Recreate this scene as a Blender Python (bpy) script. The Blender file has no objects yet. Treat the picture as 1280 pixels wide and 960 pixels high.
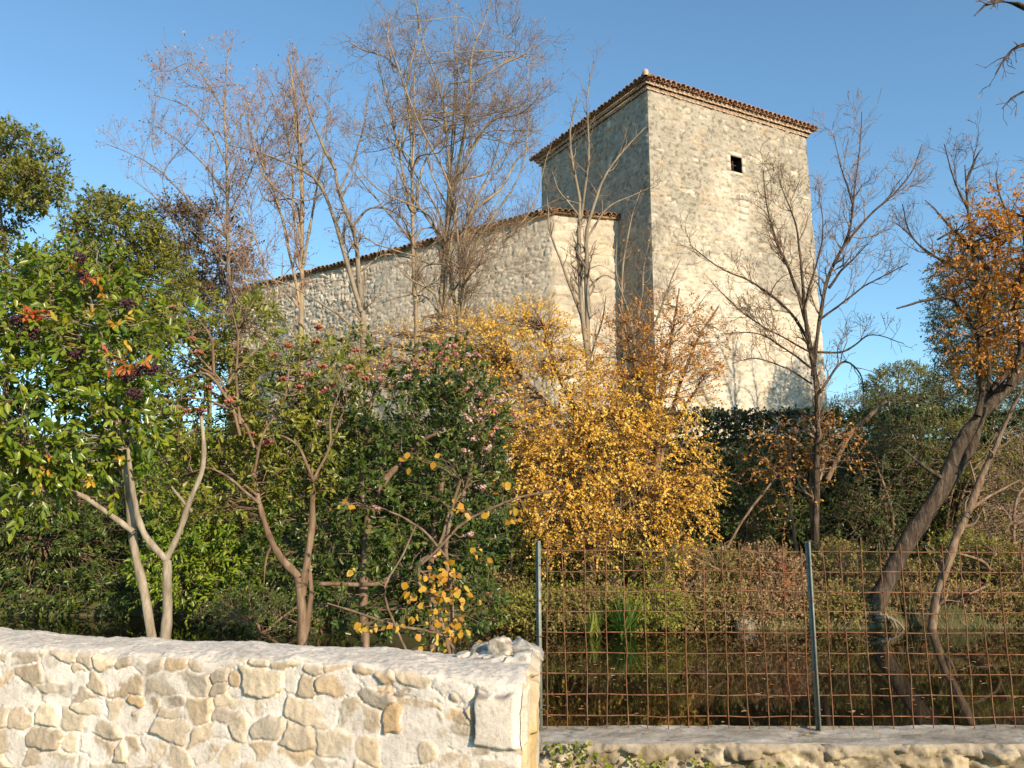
import bpy, math
import numpy as np
from mathutils import Vector

# ------------------------------------------------------------------ camera, sky, sun, exposure
SC = bpy.context.scene
COL = SC.collection
FPX, PITCH, ZC = 1070.0, math.radians(9.8), 1.7
cam_data = bpy.data.cameras.new("camera")
cam_data.sensor_width = 36.0
cam_data.lens = FPX / 1280.0 * 36.0
cam_data.clip_start, cam_data.clip_end = 0.05, 3000.0
cam = bpy.data.objects.new("camera", cam_data)
cam.location = (0, 0, ZC)
cam.rotation_euler = (math.pi / 2 + PITCH, 0, 0)
COL.objects.link(cam)
SC.camera = cam

SUN_AZ, SUN_EL = math.radians(145), math.radians(23)
world = bpy.data.worlds.new("World")
SC.world = world
world.use_nodes = True
wn = world.node_tree
bg = wn.nodes["Background"]
sky = wn.nodes.new("ShaderNodeTexSky")
sky.sky_type = 'NISHITA'
sky.sun_disc = False
sky.sun_elevation = SUN_EL
sky.sun_rotation = SUN_AZ
sky.altitude = 100
sky.air_density = 1.0
sky.dust_density = 0.2
sky.ozone_density = 1.0
tint = wn.nodes.new("ShaderNodeMix")
tint.data_type = 'RGBA'
tint.blend_type = 'MULTIPLY'
tint.inputs[0].default_value = 1.0
tint.inputs[7].default_value = (0.73, 0.98, 1.06, 1)   # a clear, deep autumn blue
wn.links.new(sky.outputs[0], tint.inputs[6])
wn.links.new(tint.outputs[2], bg.inputs[0])
bg.inputs[1].default_value = 0.13

sun_data = bpy.data.lights.new("sun", 'SUN')
sun_data.energy = 4.6
sun_data.angle = math.radians(0.5)
sun_data.color = (1.0, 0.81, 0.60)
sun = bpy.data.objects.new("sun", sun_data)
SDIR = Vector((math.sin(SUN_AZ) * math.cos(SUN_EL), math.cos(SUN_AZ) * math.cos(SUN_EL), math.sin(SUN_EL)))
sun.rotation_euler = SDIR.to_track_quat('Z', 'Y').to_euler()
sun.location = (10, -10, 20)
COL.objects.link(sun)

SC.view_settings.view_transform = 'Standard'
SC.view_settings.look = 'None'
SC.view_settings.gamma = 1.0
SC.view_settings.use_curve_mapping = False
SC.view_settings.exposure = 0.64
SC.render.engine = 'CYCLES'
cy = SC.cycles
cy.max_bounces, cy.diffuse_bounces, cy.glossy_bounces = 5, 3, 3
cy.transmission_bounces, cy.transparent_max_bounces = 3, 4
cy.use_denoising = True
cy.denoiser = 'OPENIMAGEDENOISE'

# ------------------------------------------------------------------ helpers
cp, sp = math.cos(PITCH), math.sin(PITCH)


def W(px, py, y):
    """The point at forward distance y that stands in direction (px, py) of a 1280x960 frame."""
    u, v = (px - 640) / FPX, (480 - py) / FPX
    dy, dz = cp - v * sp, sp + v * cp
    t = y / dy
    return np.array([u * t, y, ZC + dz * t])


def scale_at(px, py, y):
    v = (480 - py) / FPX
    return y / (cp - v * sp) / FPX


def proj(p):
    d = p[1] * cp + (p[2] - ZC) * sp
    return 640 + FPX * p[0] / d, 480 - FPX * (-(p[1]) * sp + (p[2] - ZC) * cp) / d


def along(c, d, z, px, lo=0.0, hi=40.0):
    """Distance t so that c + d*t (at height z) stands at column px."""
    s = np.sign(proj((c[0] + d[0] * hi, c[1] + d[1] * hi, z))[0] - proj((c[0] + d[0] * lo, c[1] + d[1] * lo, z))[0])
    for _ in range(50):
        m = (lo + hi) / 2
        if (proj((c[0] + d[0] * m, c[1] + d[1] * m, z))[0] - px) * s > 0:
            hi = m
        else:
            lo = m
    return (lo + hi) / 2


def nrm(a):
    return a / np.maximum(np.linalg.norm(a, axis=-1, keepdims=True), 1e-9)


def smooth(x):
    x = np.clip(x, 0, 1)
    return x * x * (3 - 2 * x)


def vnoise2(x, y, seed=0):
    r = np.random.default_rng(seed).random((256, 256))
    xi, yi = np.floor(x).astype(int), np.floor(y).astype(int)
    fx, fy = smooth(x - xi), smooth(y - yi)
    a, b = r[xi & 255, yi & 255], r[(xi + 1) & 255, yi & 255]
    c, d = r[xi & 255, (yi + 1) & 255], r[(xi + 1) & 255, (yi + 1) & 255]
    return (a * (1 - fx) + b * fx) * (1 - fy) + (c * (1 - fx) + d * fx) * fy


def fbm2(x, y, octv=4, seed=0):
    s, amp, tot = 0, 1.0, 0
    for i in range(octv):
        s = s + amp * vnoise2(x * 2 ** i + 13.7 * i, y * 2 ** i + 5.1 * i, seed + i)
        tot += amp
        amp *= 0.5
    return s / tot


def vnoise3(p, seed=0):
    r = np.random.default_rng(seed).random((64, 64, 64))
    i = np.floor(p).astype(int)
    f = smooth(p - i)
    out = 0
    for dx in (0, 1):
        for dy in (0, 1):
            for dz in (0, 1):
                w = (f[:, 0] if dx else 1 - f[:, 0]) * (f[:, 1] if dy else 1 - f[:, 1]) * (f[:, 2] if dz else 1 - f[:, 2])
                out = out + w * r[(i[:, 0] + dx) & 63, (i[:, 1] + dy) & 63, (i[:, 2] + dz) & 63]
    return out


class MB:
    """Collects quads (and an optional per-vertex value or colour) for ONE mesh object."""

    def __init__(self):
        self.V, self.F, self.A, self.n = [], [], [], 0

    def add(self, V, F, a=None):
        V = np.asarray(V, float).reshape(-1, 3)
        F = np.asarray(F, int).reshape(-1, 4)
        self.V.append(V)
        self.F.append(F + self.n)
        self.A.append(np.zeros(len(V)) if a is None else np.asarray(a, float))
        self.n += len(V)

    def box(self, c, ax, ay, az, a=None):
        c, ax, ay, az = [np.asarray(q, float) for q in (c, ax, ay, az)]
        V = [c + sx * ax + sy * ay + sz * az for sz in (-1, 1) for sy in (-1, 1) for sx in (-1, 1)]
        F = [[0, 2, 3, 1], [4, 5, 7, 6], [0, 1, 5, 4], [2, 6, 7, 3], [0, 4, 6, 2], [1, 3, 7, 5]]
        self.add(V, F, None if a is None else np.full(8, a) if np.isscalar(a) else np.tile(a, (8, 1)))

    def build(self, name, mat, parent=None, smooth_shade=False, base=None, attr='rnd'):
        if not self.V:
            return None
        V, F = np.concatenate(self.V), np.concatenate(self.F)
        A = np.concatenate(self.A)
        off = np.zeros(3)
        if parent is not None:
            r = parent
            while r is not None:
                off = off + np.array(r.location)
                r = r.parent
        elif base is not None:
            off = np.array(base, float)
        me = bpy.data.meshes.new(name)
        me.vertices.add(len(V))
        me.vertices.foreach_set('co', (V - off).astype(np.float32).ravel())
        me.loops.add(F.size)
        me.loops.foreach_set('vertex_index', F.astype(np.int32).ravel())
        me.polygons.add(len(F))
        me.polygons.foreach_set('loop_start', np.arange(0, F.size, 4, dtype=np.int32))
        if smooth_shade:
            me.polygons.foreach_set('use_smooth', np.ones(len(F), bool))
        if A.ndim == 2:
            at = me.attributes.new('col', 'FLOAT_COLOR', 'POINT')
            at.data.foreach_set('color', np.concatenate([A[:, :3], np.ones((len(A), 1))], 1).astype(np.float32).ravel())
        else:
            at = me.attributes.new(attr, 'FLOAT', 'POINT')
            at.data.foreach_set('value', A.astype(np.float32))
        me.update(calc_edges=True)
        me.validate()
        me.materials.append(mat)
        o = bpy.data.objects.new(name, me)
        COL.objects.link(o)
        if parent is not None:
            o.parent = parent
        elif base is not None:
            o.location = base
        return o


def tag(o, label=None, cat=None, group=None, kind=None):
    if label: o['label'] = label
    if cat: o['category'] = cat
    if group: o['group'] = group
    if kind: o['kind'] = kind
    return o


def thing(name, label, cat, loc, group=None):
    o = bpy.data.objects.new(name, None)
    o.empty_display_size = 0.2
    o.location = [float(q) for q in loc]
    COL.objects.link(o)
    return tag(o, label, cat, group)


# ------------------------------------------------------------------ materials
def new_mat(name):
    m = bpy.data.materials.new(name)
    m.use_nodes = True
    nt = m.node_tree
    return m, nt, nt.nodes["Principled BSDF"], nt.nodes["Material Output"]


def ramp(nt, cols, fac=None, pos=None):
    r = nt.nodes.new("ShaderNodeValToRGB")
    e = r.color_ramp.elements
    n = len(cols)
    while len(e) < n:
        e.new(0.5)
    for i, c in enumerate(cols):
        e[i].position = pos[i] if pos else i / max(n - 1, 1)
        e[i].color = (*c, 1)
    if fac is not None:
        nt.links.new(fac, r.inputs[0])
    return r


def noise(nt, scale, detail=4, rough=0.6, vec=None):
    t = nt.nodes.new("ShaderNodeTexNoise")
    t.inputs['Scale'].default_value = scale
    t.inputs['Detail'].default_value = detail
    t.inputs['Roughness'].default_value = rough
    if vec is None:
        tc = nt.nodes.new("ShaderNodeTexCoord")
        vec = tc.outputs['Object']
    nt.links.new(vec, t.inputs['Vector'])
    return t


def mix(nt, fac, a, b, mode='MIX'):
    m = nt.nodes.new("ShaderNodeMix")
    m.data_type = 'RGBA'
    m.blend_type = mode
    for sock, val in ((m.inputs[0], fac), (m.inputs[6], a), (m.inputs[7], b)):
        if isinstance(val, (int, float)):
            sock.default_value = val
        elif isinstance(val, tuple):
            sock.default_value = (*val, 1)
        else:
            nt.links.new(val, sock)
    return m.outputs[2]


def attr_node(nt, name):
    a = nt.nodes.new("ShaderNodeAttribute")
    a.attribute_name = name
    return a


def bump(nt, bsdf, height, strength=0.5, dist=0.01):
    b = nt.nodes.new("ShaderNodeBump")
    b.inputs['Strength'].default_value = strength
    b.inputs['Distance'].default_value = dist
    nt.links.new(height, b.inputs['Height'])
    nt.links.new(b.outputs[0], bsdf.inputs['Normal'])


def leaf_mat(name, cols, pos=None, rough=0.45, trans=0.3, spec=0.4):
    m, nt, b, out = new_mat(name)
    r = ramp(nt, cols, attr_node(nt, 'rnd').outputs['Fac'], pos)
    nt.links.new(r.outputs[0], b.inputs['Base Color'])
    b.inputs['Roughness'].default_value = rough
    b.inputs['Specular IOR Level'].default_value = spec
    if trans > 0:
        t = nt.nodes.new("ShaderNodeBsdfTranslucent")
        hs = nt.nodes.new("ShaderNodeHueSaturation")
        hs.inputs['Value'].default_value = 1.4
        hs.inputs['Saturation'].default_value = 1.1
        nt.links.new(r.outputs[0], hs.inputs['Color'])
        nt.links.new(hs.outputs[0], t.inputs['Color'])
        mx = nt.nodes.new("ShaderNodeMixShader")
        mx.inputs[0].default_value = trans
        nt.links.new(b.outputs[0], mx.inputs[1])
        nt.links.new(t.outputs[0], mx.inputs[2])
        nt.links.new(mx.outputs[0], out.inputs['Surface'])
    return m


def bark_mat(name, cols, scale=9.0, stretch=0.25, bs=0.6, bd=0.02):
    m, nt, b, out = new_mat(name)
    tc = nt.nodes.new("ShaderNodeTexCoord")
    mp = nt.nodes.new("ShaderNodeMapping")
    mp.inputs['Scale'].default_value = (1, 1, stretch)
    nt.links.new(tc.outputs['Object'], mp.inputs['Vector'])
    n1 = noise(nt, scale, 6, 0.65, mp.outputs[0])
    r = ramp(nt, cols, n1.outputs['Fac'], [0.3 + 0.4 * i / (len(cols) - 1) for i in range(len(cols))])
    nt.links.new(r.outputs[0], b.inputs['Base Color'])
    b.inputs['Roughness'].default_value = 0.9
    b.inputs['Specular IOR Level'].default_value = 0.2
    bump(nt, b, n1.outputs['Fac'], bs, bd)
    return m


def stone_mat(name, scale=6.0, var=0.35, bs=0.5, bd=0.01, stain=None, fine=40.0):
    m, nt, b, out = new_mat(name)
    col = attr_node(nt, 'col').outputs['Color']
    n1 = noise(nt, scale, 7, 0.7)
    r1 = ramp(nt, [(1 - var,) * 3, (1, 1, 1), (1 + var * 0.35,) * 3], n1.outputs['Fac'], [0.25, 0.5, 0.75])
    c = mix(nt, 1.0, col, r1.outputs[0], 'MULTIPLY')
    n2 = noise(nt, fine, 5, 0.75)
    r2 = ramp(nt, [(0.55, 0.52, 0.48), (1, 1, 1)], n2.outputs['Fac'], [0.3, 0.48])
    c = mix(nt, 0.7, c, r2.outputs[0], 'MULTIPLY')
    if stain:
        n3 = noise(nt, stain[0], 6, 0.7)
        r3 = ramp(nt, [(0, 0, 0), (1, 1, 1)], n3.outputs['Fac'], [stain[2], stain[2] + 0.12])
        c = mix(nt, r3.outputs[0], c, stain[1])
    nt.links.new(c, b.inputs['Base Color'])
    b.inputs['Roughness'].default_value = 0.92
    b.inputs['Specular IOR Level'].default_value = 0.15
    ad = nt.nodes.new("ShaderNodeMath")
    ad.operation = 'ADD'
    nt.links.new(n1.outputs['Fac'], ad.inputs[0])
    nt.links.new(n2.outputs['Fac'], ad.inputs[1])
    bump(nt, b, ad.outputs[0], bs, bd)
    return m


def noise_mat(name, cols, scale=5.0, rough=0.9, bs=0.4, bd=0.01, metallic=0.0, spec=0.2, pos=None, detail=6):
    m, nt, b, out = new_mat(name)
    n1 = noise(nt, scale, detail, 0.65)
    r = ramp(nt, cols, n1.outputs['Fac'], pos or [0.3 + 0.4 * i / (len(cols) - 1) for i in range(len(cols))])
    nt.links.new(r.outputs[0], b.inputs['Base Color'])
    b.inputs['Roughness'].default_value = rough
    b.inputs['Metallic'].default_value = metallic
    b.inputs['Specular IOR Level'].default_value = spec
    bump(nt, b, n1.outputs['Fac'], bs, bd)
    return m


M = {}
M['tower'] = stone_mat('tower_stone', 3.2, 0.16, 0.6, 0.02, None, 26.0)
M['wing'] = stone_mat('wing_stone', 3.2, 0.18, 0.6, 0.02, None, 24.0)
M['wall'] = stone_mat('wall_stone', 11.0, 0.22, 0.7, 0.006, (5.0, (0.44, 0.29, 0.12), 0.66), 70.0)
M['low_wall'] = stone_mat('low_wall_stone', 6.0, 0.35, 0.7, 0.012, (3.0, (0.16, 0.14, 0.10), 0.55), 45.0)
M['rampart'] = stone_mat('rampart_stone', 2.0, 0.4, 0.5, 0.03, None, 9.0)
M['rubble'] = noise_mat('rubble_stone', [(0.06, 0.05, 0.03), (0.18, 0.145, 0.10), (0.30, 0.25, 0.17)], 8.0, 0.95, 0.8, 0.02)
M['ashlar'] = noise_mat('ashlar_stone', [(0.44, 0.38, 0.29), (0.66, 0.58, 0.46)], 7.0, 0.9, 0.5, 0.02)
M['tile'] = noise_mat('roof_tile', [(0.15, 0.08, 0.05), (0.33, 0.18, 0.11), (0.46, 0.33, 0.23)], 5.0, 0.9, 0.4, 0.01)
M['genoise'] = noise_mat('eave_tile', [(0.30, 0.19, 0.12), (0.45, 0.33, 0.23), (0.54, 0.44, 0.33)], 6.0, 0.9, 0.4, 0.01)
M['mossy'] = noise_mat('mossy_tile', [(0.10, 0.08, 0.04), (0.25, 0.15, 0.08), (0.40, 0.25, 0.14)], 4.0, 0.95, 0.5, 0.02)
M['dark'] = noise_mat('dark_opening', [(0.012, 0.010, 0.009), (0.03, 0.022, 0.018)], 5.0, 0.9)
M['bars'] = noise_mat('old_timber', [(0.05, 0.03, 0.02), (0.10, 0.06, 0.04)], 8.0, 0.8)
M['rust'] = noise_mat('rusty_wire', [(0.08, 0.035, 0.018), (0.19, 0.085, 0.04), (0.30, 0.16, 0.085)], 9.0, 0.75, 0.5, 0.002, 0.15, 0.3)
M['steel'] = noise_mat('painted_steel', [(0.10, 0.11, 0.09), (0.20, 0.22, 0.185), (0.28, 0.27, 0.21)], 14.0, 0.6, 0.3, 0.002, 0.3, 0.4)
M['ground'] = noise_mat('earth_ground', [(0.030, 0.040, 0.012), (0.075, 0.075, 0.028), (0.13, 0.095, 0.055)], 2.2, 0.95, 0.8, 0.04)

M['bark_pale'] = bark_mat('pale_bark', [(0.14, 0.11, 0.075), (0.27, 0.22, 0.155), (0.40, 0.35, 0.27)], 14)
M['bark_brown'] = bark_mat('brown_bark', [(0.08, 0.05, 0.03), (0.18, 0.12, 0.075), (0.30, 0.22, 0.15)], 14)
M['bark_lichen'] = bark_mat('lichen_bark', [(0.15, 0.12, 0.085), (0.30, 0.235, 0.155), (0.44, 0.30, 0.13)], 3)
M['bark_dark'] = bark_mat('dark_bark', [(0.025, 0.018, 0.013), (0.075, 0.055, 0.038), (0.17, 0.13, 0.09)], 11, 0.22, 1.0, 0.08)
M['bark_grey'] = bark_mat('grey_bark', [(0.11, 0.09, 0.065), (0.23, 0.19, 0.135), (0.34, 0.28, 0.20)], 5)
M['twig'] = bark_mat('twig_bark', [(0.16, 0.11, 0.07), (0.30, 0.21, 0.135)], 3)
M['twig_pink'] = bark_mat('pinkish_twig_bark', [(0.22, 0.145, 0.11), (0.36, 0.24, 0.17)], 3)
M['twig_dark'] = bark_mat('dark_twig_bark', [(0.085, 0.058, 0.04), (0.18, 0.12, 0.08)], 3)

M['privet'] = leaf_mat('glossy_privet_leaf', [(0.045, 0.10, 0.008), (0.125, 0.19, 0.014), (0.23, 0.275, 0.022), (0.40, 0.33, 0.025)], [0, 0.4, 0.8, 1.0], 0.3, 0.3, 0.5)
M['redleaf'] = leaf_mat('red_leaf', [(0.35, 0.04, 0.03), (0.50, 0.11, 0.04), (0.50, 0.28, 0.04)], None, 0.4, 0.3)
M['berry'] = noise_mat('dark_purple_berry', [(0.035, 0.015, 0.022), (0.09, 0.04, 0.045)], 30, 0.5, 0.3, 0.002)
M['redberry'] = noise_mat('red_berry', [(0.27, 0.065, 0.045), (0.45, 0.18, 0.12)], 20, 0.5, 0.2, 0.002)
M['oak'] = leaf_mat('olive_green_leaf', [(0.055, 0.075, 0.01), (0.15, 0.165, 0.02), (0.27, 0.24, 0.035)], None, 0.4, 0.25)
M['greytree'] = leaf_mat('brown_grey_leaf', [(0.06, 0.045, 0.02), (0.14, 0.09, 0.04), (0.22, 0.14, 0.07)], None, 0.6, 0.25)
M['photinia'] = leaf_mat('mid_green_leaf', [(0.06, 0.10, 0.010), (0.17, 0.20, 0.022), (0.28, 0.27, 0.035), (0.36, 0.23, 0.08)], [0, .45, .85, 1], 0.35, 0.3)
M['viburnum'] = leaf_mat('dark_green_leaf', [(0.022, 0.05, 0.008), (0.065, 0.105, 0.016), (0.16, 0.19, 0.025)], [0, .6, 1], 0.33, 0.22)
M['laurel'] = leaf_mat('laurel_leaf', [(0.06, 0.12, 0.012), (0.17, 0.25, 0.018), (0.32, 0.36, 0.03)], None, 0.35, 0.3)
M['orange'] = leaf_mat('orange_leaf', [(0.30, 0.13, 0.03), (0.60, 0.31, 0.04), (0.78, 0.50, 0.07), (0.82, 0.64, 0.14), (0.55, 0.52, 0.10)], [0, .25, .6, .9, 1], 0.5, 0.35)
M['rusty'] = leaf_mat('rusty_leaf', [(0.28, 0.11, 0.025), (0.52, 0.23, 0.04), (0.64, 0.36, 0.07)], None, 0.5, 0.35)
M['yellow'] = leaf_mat('yellow_leaf', [(0.36, 0.15, 0.02), (0.56, 0.30, 0.03), (0.55, 0.38, 0.05)], None, 0.5, 0.35)
M['ivy'] = leaf_mat('ivy_leaf', [(0.012, 0.028, 0.008), (0.028, 0.052, 0.012), (0.06, 0.085, 0.018)], None, 0.4, 0.15)
M['bank'] = leaf_mat('bank_leaf', [(0.12, 0.12, 0.025), (0.25, 0.21, 0.05), (0.38, 0.25, 0.09)], None, 0.6, 0.3)
M['bankgreen'] = leaf_mat('yellow_green_leaf', [(0.11, 0.14, 0.018), (0.25, 0.27, 0.035), (0.40, 0.36, 0.05)], None, 0.55, 0.3)
M['bankbrown'] = leaf_mat('dry_brown_leaf', [(0.17, 0.10, 0.045), (0.34, 0.21, 0.10), (0.42, 0.30, 0.14)], None, 0.7, 0.25)
M['conifer'] = leaf_mat('conifer_green_leaf', [(0.02, 0.04, 0.01), (0.05, 0.08, 0.015), (0.09, 0.12, 0.02)], None, 0.5, 0.15)
M['blade'] = leaf_mat('sword_leaf', [(0.04, 0.10, 0.02), (0.10, 0.18, 0.035), (0.30, 0.32, 0.07)], None, 0.4, 0.25)
M['drygrass'] = leaf_mat('dry_grass', [(0.17, 0.12, 0.055), (0.36, 0.27, 0.13), (0.24, 0.21, 0.07)], None, 0.7, 0.25)
M['grass'] = leaf_mat('green_grass', [(0.05, 0.08, 0.015), (0.10, 0.14, 0.03), (0.20, 0.18, 0.07)], None, 0.6, 0.25)
M['seed'] = leaf_mat('pinkish_seed_pod', [(0.22, 0.13, 0.10), (0.38, 0.23, 0.18), (0.45, 0.30, 0.24)], None, 0.7, 0.2)
M['petal'] = leaf_mat('white_petal', [(0.45, 0.16, 0.14), (0.62, 0.40, 0.35), (0.72, 0.64, 0.54)], None, 0.6, 0.2)
M['pinkbud'] = leaf_mat('pink_bud', [(0.36, 0.09, 0.09), (0.50, 0.18, 0.16), (0.60, 0.32, 0.27)], None, 0.6, 0.2)
M['floating'] = leaf_mat('floating_leaf', [(0.22, 0.09, 0.03), (0.40, 0.22, 0.08), (0.52, 0.36, 0.15)], None, 0.6, 0.0)

m, nt, b, out = new_mat('pond_water')
b.inputs['Base Color'].default_value = (0.008, 0.0055, 0.003, 1)
b.inputs['Roughness'].default_value = 0.03
b.inputs['IOR'].default_value = 1.33
b.inputs['Specular IOR Level'].default_value = 0.32
wv = noise(nt, 1.6, 3, 0.5)
bump(nt, b, wv.outputs['Fac'], 0.05, 0.02)
M['water'] = m


# ------------------------------------------------------------------ vegetation engine
def resample(P, k):
    """Catmull-Rom through the points, k points equally spaced."""
    P = np.asarray(P, float)
    if len(P) == 2:
        t = np.linspace(0, 1, k)[:, None]
        return P[0] * (1 - t) + P[1] * t
    Q = np.concatenate([[2 * P[0] - P[1]], P, [2 * P[-1] - P[-2]]])
    out = []
    for i in range(1, len(Q) - 2):
        t = np.linspace(0, 1, 12, endpoint=False)[:, None]
        a, b, c, d = Q[i - 1], Q[i], Q[i + 1], Q[i + 2]
        out.append(0.5 * (2 * b + (c - a) * t + (2 * a - 5 * b + 4 * c - d) * t ** 2 + (-a + 3 * b - 3 * c + d) * t ** 3))
    out = np.concatenate(out + [P[-1:]])
    s = np.concatenate([[0], np.cumsum(np.linalg.norm(np.diff(out, axis=0), axis=1))])
    g = np.linspace(0, s[-1], k)
    return np.stack([np.interp(g, s, out[:, j]) for j in range(P.shape[1])], 1)


def tubes(mb, P, R, sides=5):
    """P (N,k,3), R (N,k): N tapering tubes."""
    P, R = np.asarray(P, float), np.asarray(R, float)
    N, k = P.shape[:2]
    if N == 0:
        return
    T = np.gradient(P, axis=1)
    T = nrm(T)
    ref = np.where(np.abs(T[:, :1, 2:3]) > 0.9, np.array([[[1.0, 0, 0]]]), np.array([[[0, 0, 1.0]]]))
    A = nrm(np.cross(T, np.broadcast_to(ref, T.shape)))
    B = np.cross(T, A)
    th = np.arange(sides) * 2 * math.pi / sides
    V = P[:, :, None] + R[:, :, None, None] * (A[:, :, None] * np.cos(th)[:, None] + B[:, :, None] * np.sin(th)[:, None])
    i = np.arange(k - 1)[:, None] * sides
    j = np.arange(sides)[None]
    j2 = (j + 1) % sides
    F = np.stack([i + j, i + j2, i + sides + j2, i + sides + j], -1).reshape(-1, 4)
    F = (F[None] + (np.arange(N) * k * sides)[:, None, None]).reshape(-1, 4)
    mb.add(V.reshape(-1, 3), F)


def px_stems(stems, k=14, wob=0.0, rng=None):
    """stems: list of [(px,py,y,width_px), ...] -> P (N,k,3), R (N,k)."""
    PP, RR = [], []
    for s in stems:
        q = []
        for (px, py, y, w) in s:
            p = W(px, py, y)
            q.append([*p, 0.5 * w * scale_at(px, py, y)])
        r = resample(q, k)
        if wob and rng is not None:
            t = np.linspace(0, 1, k)[:, None]
            ln = np.linalg.norm(np.diff(r[:, :3], axis=0), axis=1).sum()
            n = 0
            for fq in (1.7, 3.9, 8.1):
                n = n + np.sin(t * fq * math.pi * rng.uniform(.8, 1.3, 3) + rng.uniform(0, 6.3, 3)) / fq
            r[:, :3] += (n - n[:1]) * wob * 0.045 * min(ln, 4.0) * np.sin(np.minimum(t * 3, 1) * math.pi / 2)
            r[:, 3] *= 1 + rng.normal(0, .06, k) + .16 * (rng.random(k) < .12)
        PP.append(r[:, :3])
        RR.append(np.maximum(r[:, 3], 0.002))
    return np.array(PP), np.array(RR)


def grow(P, R, rng, dens, length, ang=(25, 55), trop=0.15, wig=0.18, k=6, rs=0.6, rend=0.002, t0=0.2, rmax=1.0, flat=0.0):
    """Side branches of the polylines P: dens per metre of parent."""
    N, kp = P.shape[:2]
    L = np.linalg.norm(np.diff(P, axis=1), axis=2).sum(1)
    n = rng.poisson(dens * L * (1 - t0))
    idx = np.repeat(np.arange(N), n)
    m = len(idx)
    if m == 0:
        return np.zeros((0, k, 3)), np.zeros((0, k))
    t = t0 + (1 - t0) * rng.random(m)
    f = t * (kp - 1)
    i = np.minimum(f.astype(int), kp - 2)
    fr = (f - i)[:, None]
    o = P[idx, i] * (1 - fr) + P[idx, i + 1] * fr
    r0 = (R[idx, i] * (1 - fr[:, 0]) + R[idx, i + 1] * fr[:, 0]) * rs
    r0 = np.minimum(r0, rmax)
    T = nrm(P[idx, i + 1] - P[idx, i])
    q = rng.normal(size=(m, 3))
    q = nrm(q - (q * T).sum(1, keepdims=True) * T)
    a = np.radians(rng.uniform(*ang, m))[:, None]
    d = nrm(np.cos(a) * T + np.sin(a) * q)
    ln = length * rng.uniform(0.45, 1.15, m) * (1.15 - 0.55 * t)
    pts = [o]
    up = np.array([0, 0, 1.0])
    for s in range(k - 1):
        d = nrm(d + rng.normal(0, wig, (m, 3)) + up * trop)
        pts.append(pts[-1] + d * (ln / (k - 1))[:, None])
    tt = np.linspace(0, 1, k)[None]
    return np.stack(pts, 1), np.maximum(r0[:, None] * (1 - 0.8 * tt), rend)


def leaves(mb, O, D, NV, ln, wd, rnd, rng, fold=0.25, full=True):
    """Leaves at O pointing along D with upper side towards NV; ln, wd arrays."""
    m = len(O)
    if m == 0:
        return
    ln, wd = np.broadcast_to(ln, (m,))[:, None], np.broadcast_to(wd, (m,))[:, None]
    S = nrm(np.cross(D, NV))
    U = np.cross(S, D)
    h = wd * 0.5
    if full:
        V = np.stack([O, O + D * ln * .32 + S * h + U * h * fold, O + D * ln * .72 + S * h * .72 + U * h * fold * .5,
                      O + D * ln - U * ln * .08, O + D * ln * .72 - S * h * .72 + U * h * fold * .5, O + D * ln * .32 - S * h + U * h * fold], 1)
        F = np.array([[0, 3, 2, 1], [0, 5, 4, 3]])
        nv = 6
    else:
        V = np.stack([O, O + D * ln * .45 + S * h + U * h * fold, O + D * ln, O + D * ln * .45 - S * h + U * h * fold], 1)
        F = np.array([[0, 3, 2, 1]])
        nv = 4
    F = (F[None] + (np.arange(m) * nv)[:, None, None]).reshape(-1, 4)
    mb.add(V.reshape(-1, 3), F, np.repeat(np.clip(rnd, 0, 1), nv))


def blob_points(blobs, n, rng, shell=0.5, gap=0.42, gfreq=1.6, seed=3):
    """Points in a union of ellipsoids given as (px, py, y, rx_px, rz_px, ry_m[, weight]); returns points and outward directions."""
    w = np.array([b[3] * b[4] * (b[6] if len(b) > 6 else 1) for b in blobs], float)
    w /= w.sum()
    OUT, DIR = [], []
    for b, wi in zip(blobs, w):
        k = int(n * wi * 2.2) + 4
        c = W(b[0], b[1], b[2])
        s = scale_at(b[0], b[1], b[2])
        rad = np.array([b[3] * s, b[5], b[4] * s])
        d = nrm(rng.normal(size=(k, 3)))
        r = rng.random(k) ** (1 / 3)
        r = shell * (1 - 0.35 * rng.random(k) ** 2) + (1 - shell) * r
        p = c + d * r[:, None] * rad
        nv = vnoise3(p * gfreq / max(rad.mean(), 0.5) * 2.2 + 50, seed) * .65 + vnoise3(p * gfreq / max(rad.mean(), 0.5) * 5 + 80, seed + 1) * .35
        keep = nv > gap
        p, d = p[keep], d[keep]
        q = int(n * wi) + 1
        OUT.append(p[:q])
        DIR.append(nrm(d * rad.mean() / rad)[:q])
    return np.concatenate(OUT), np.concatenate(DIR)


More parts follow.
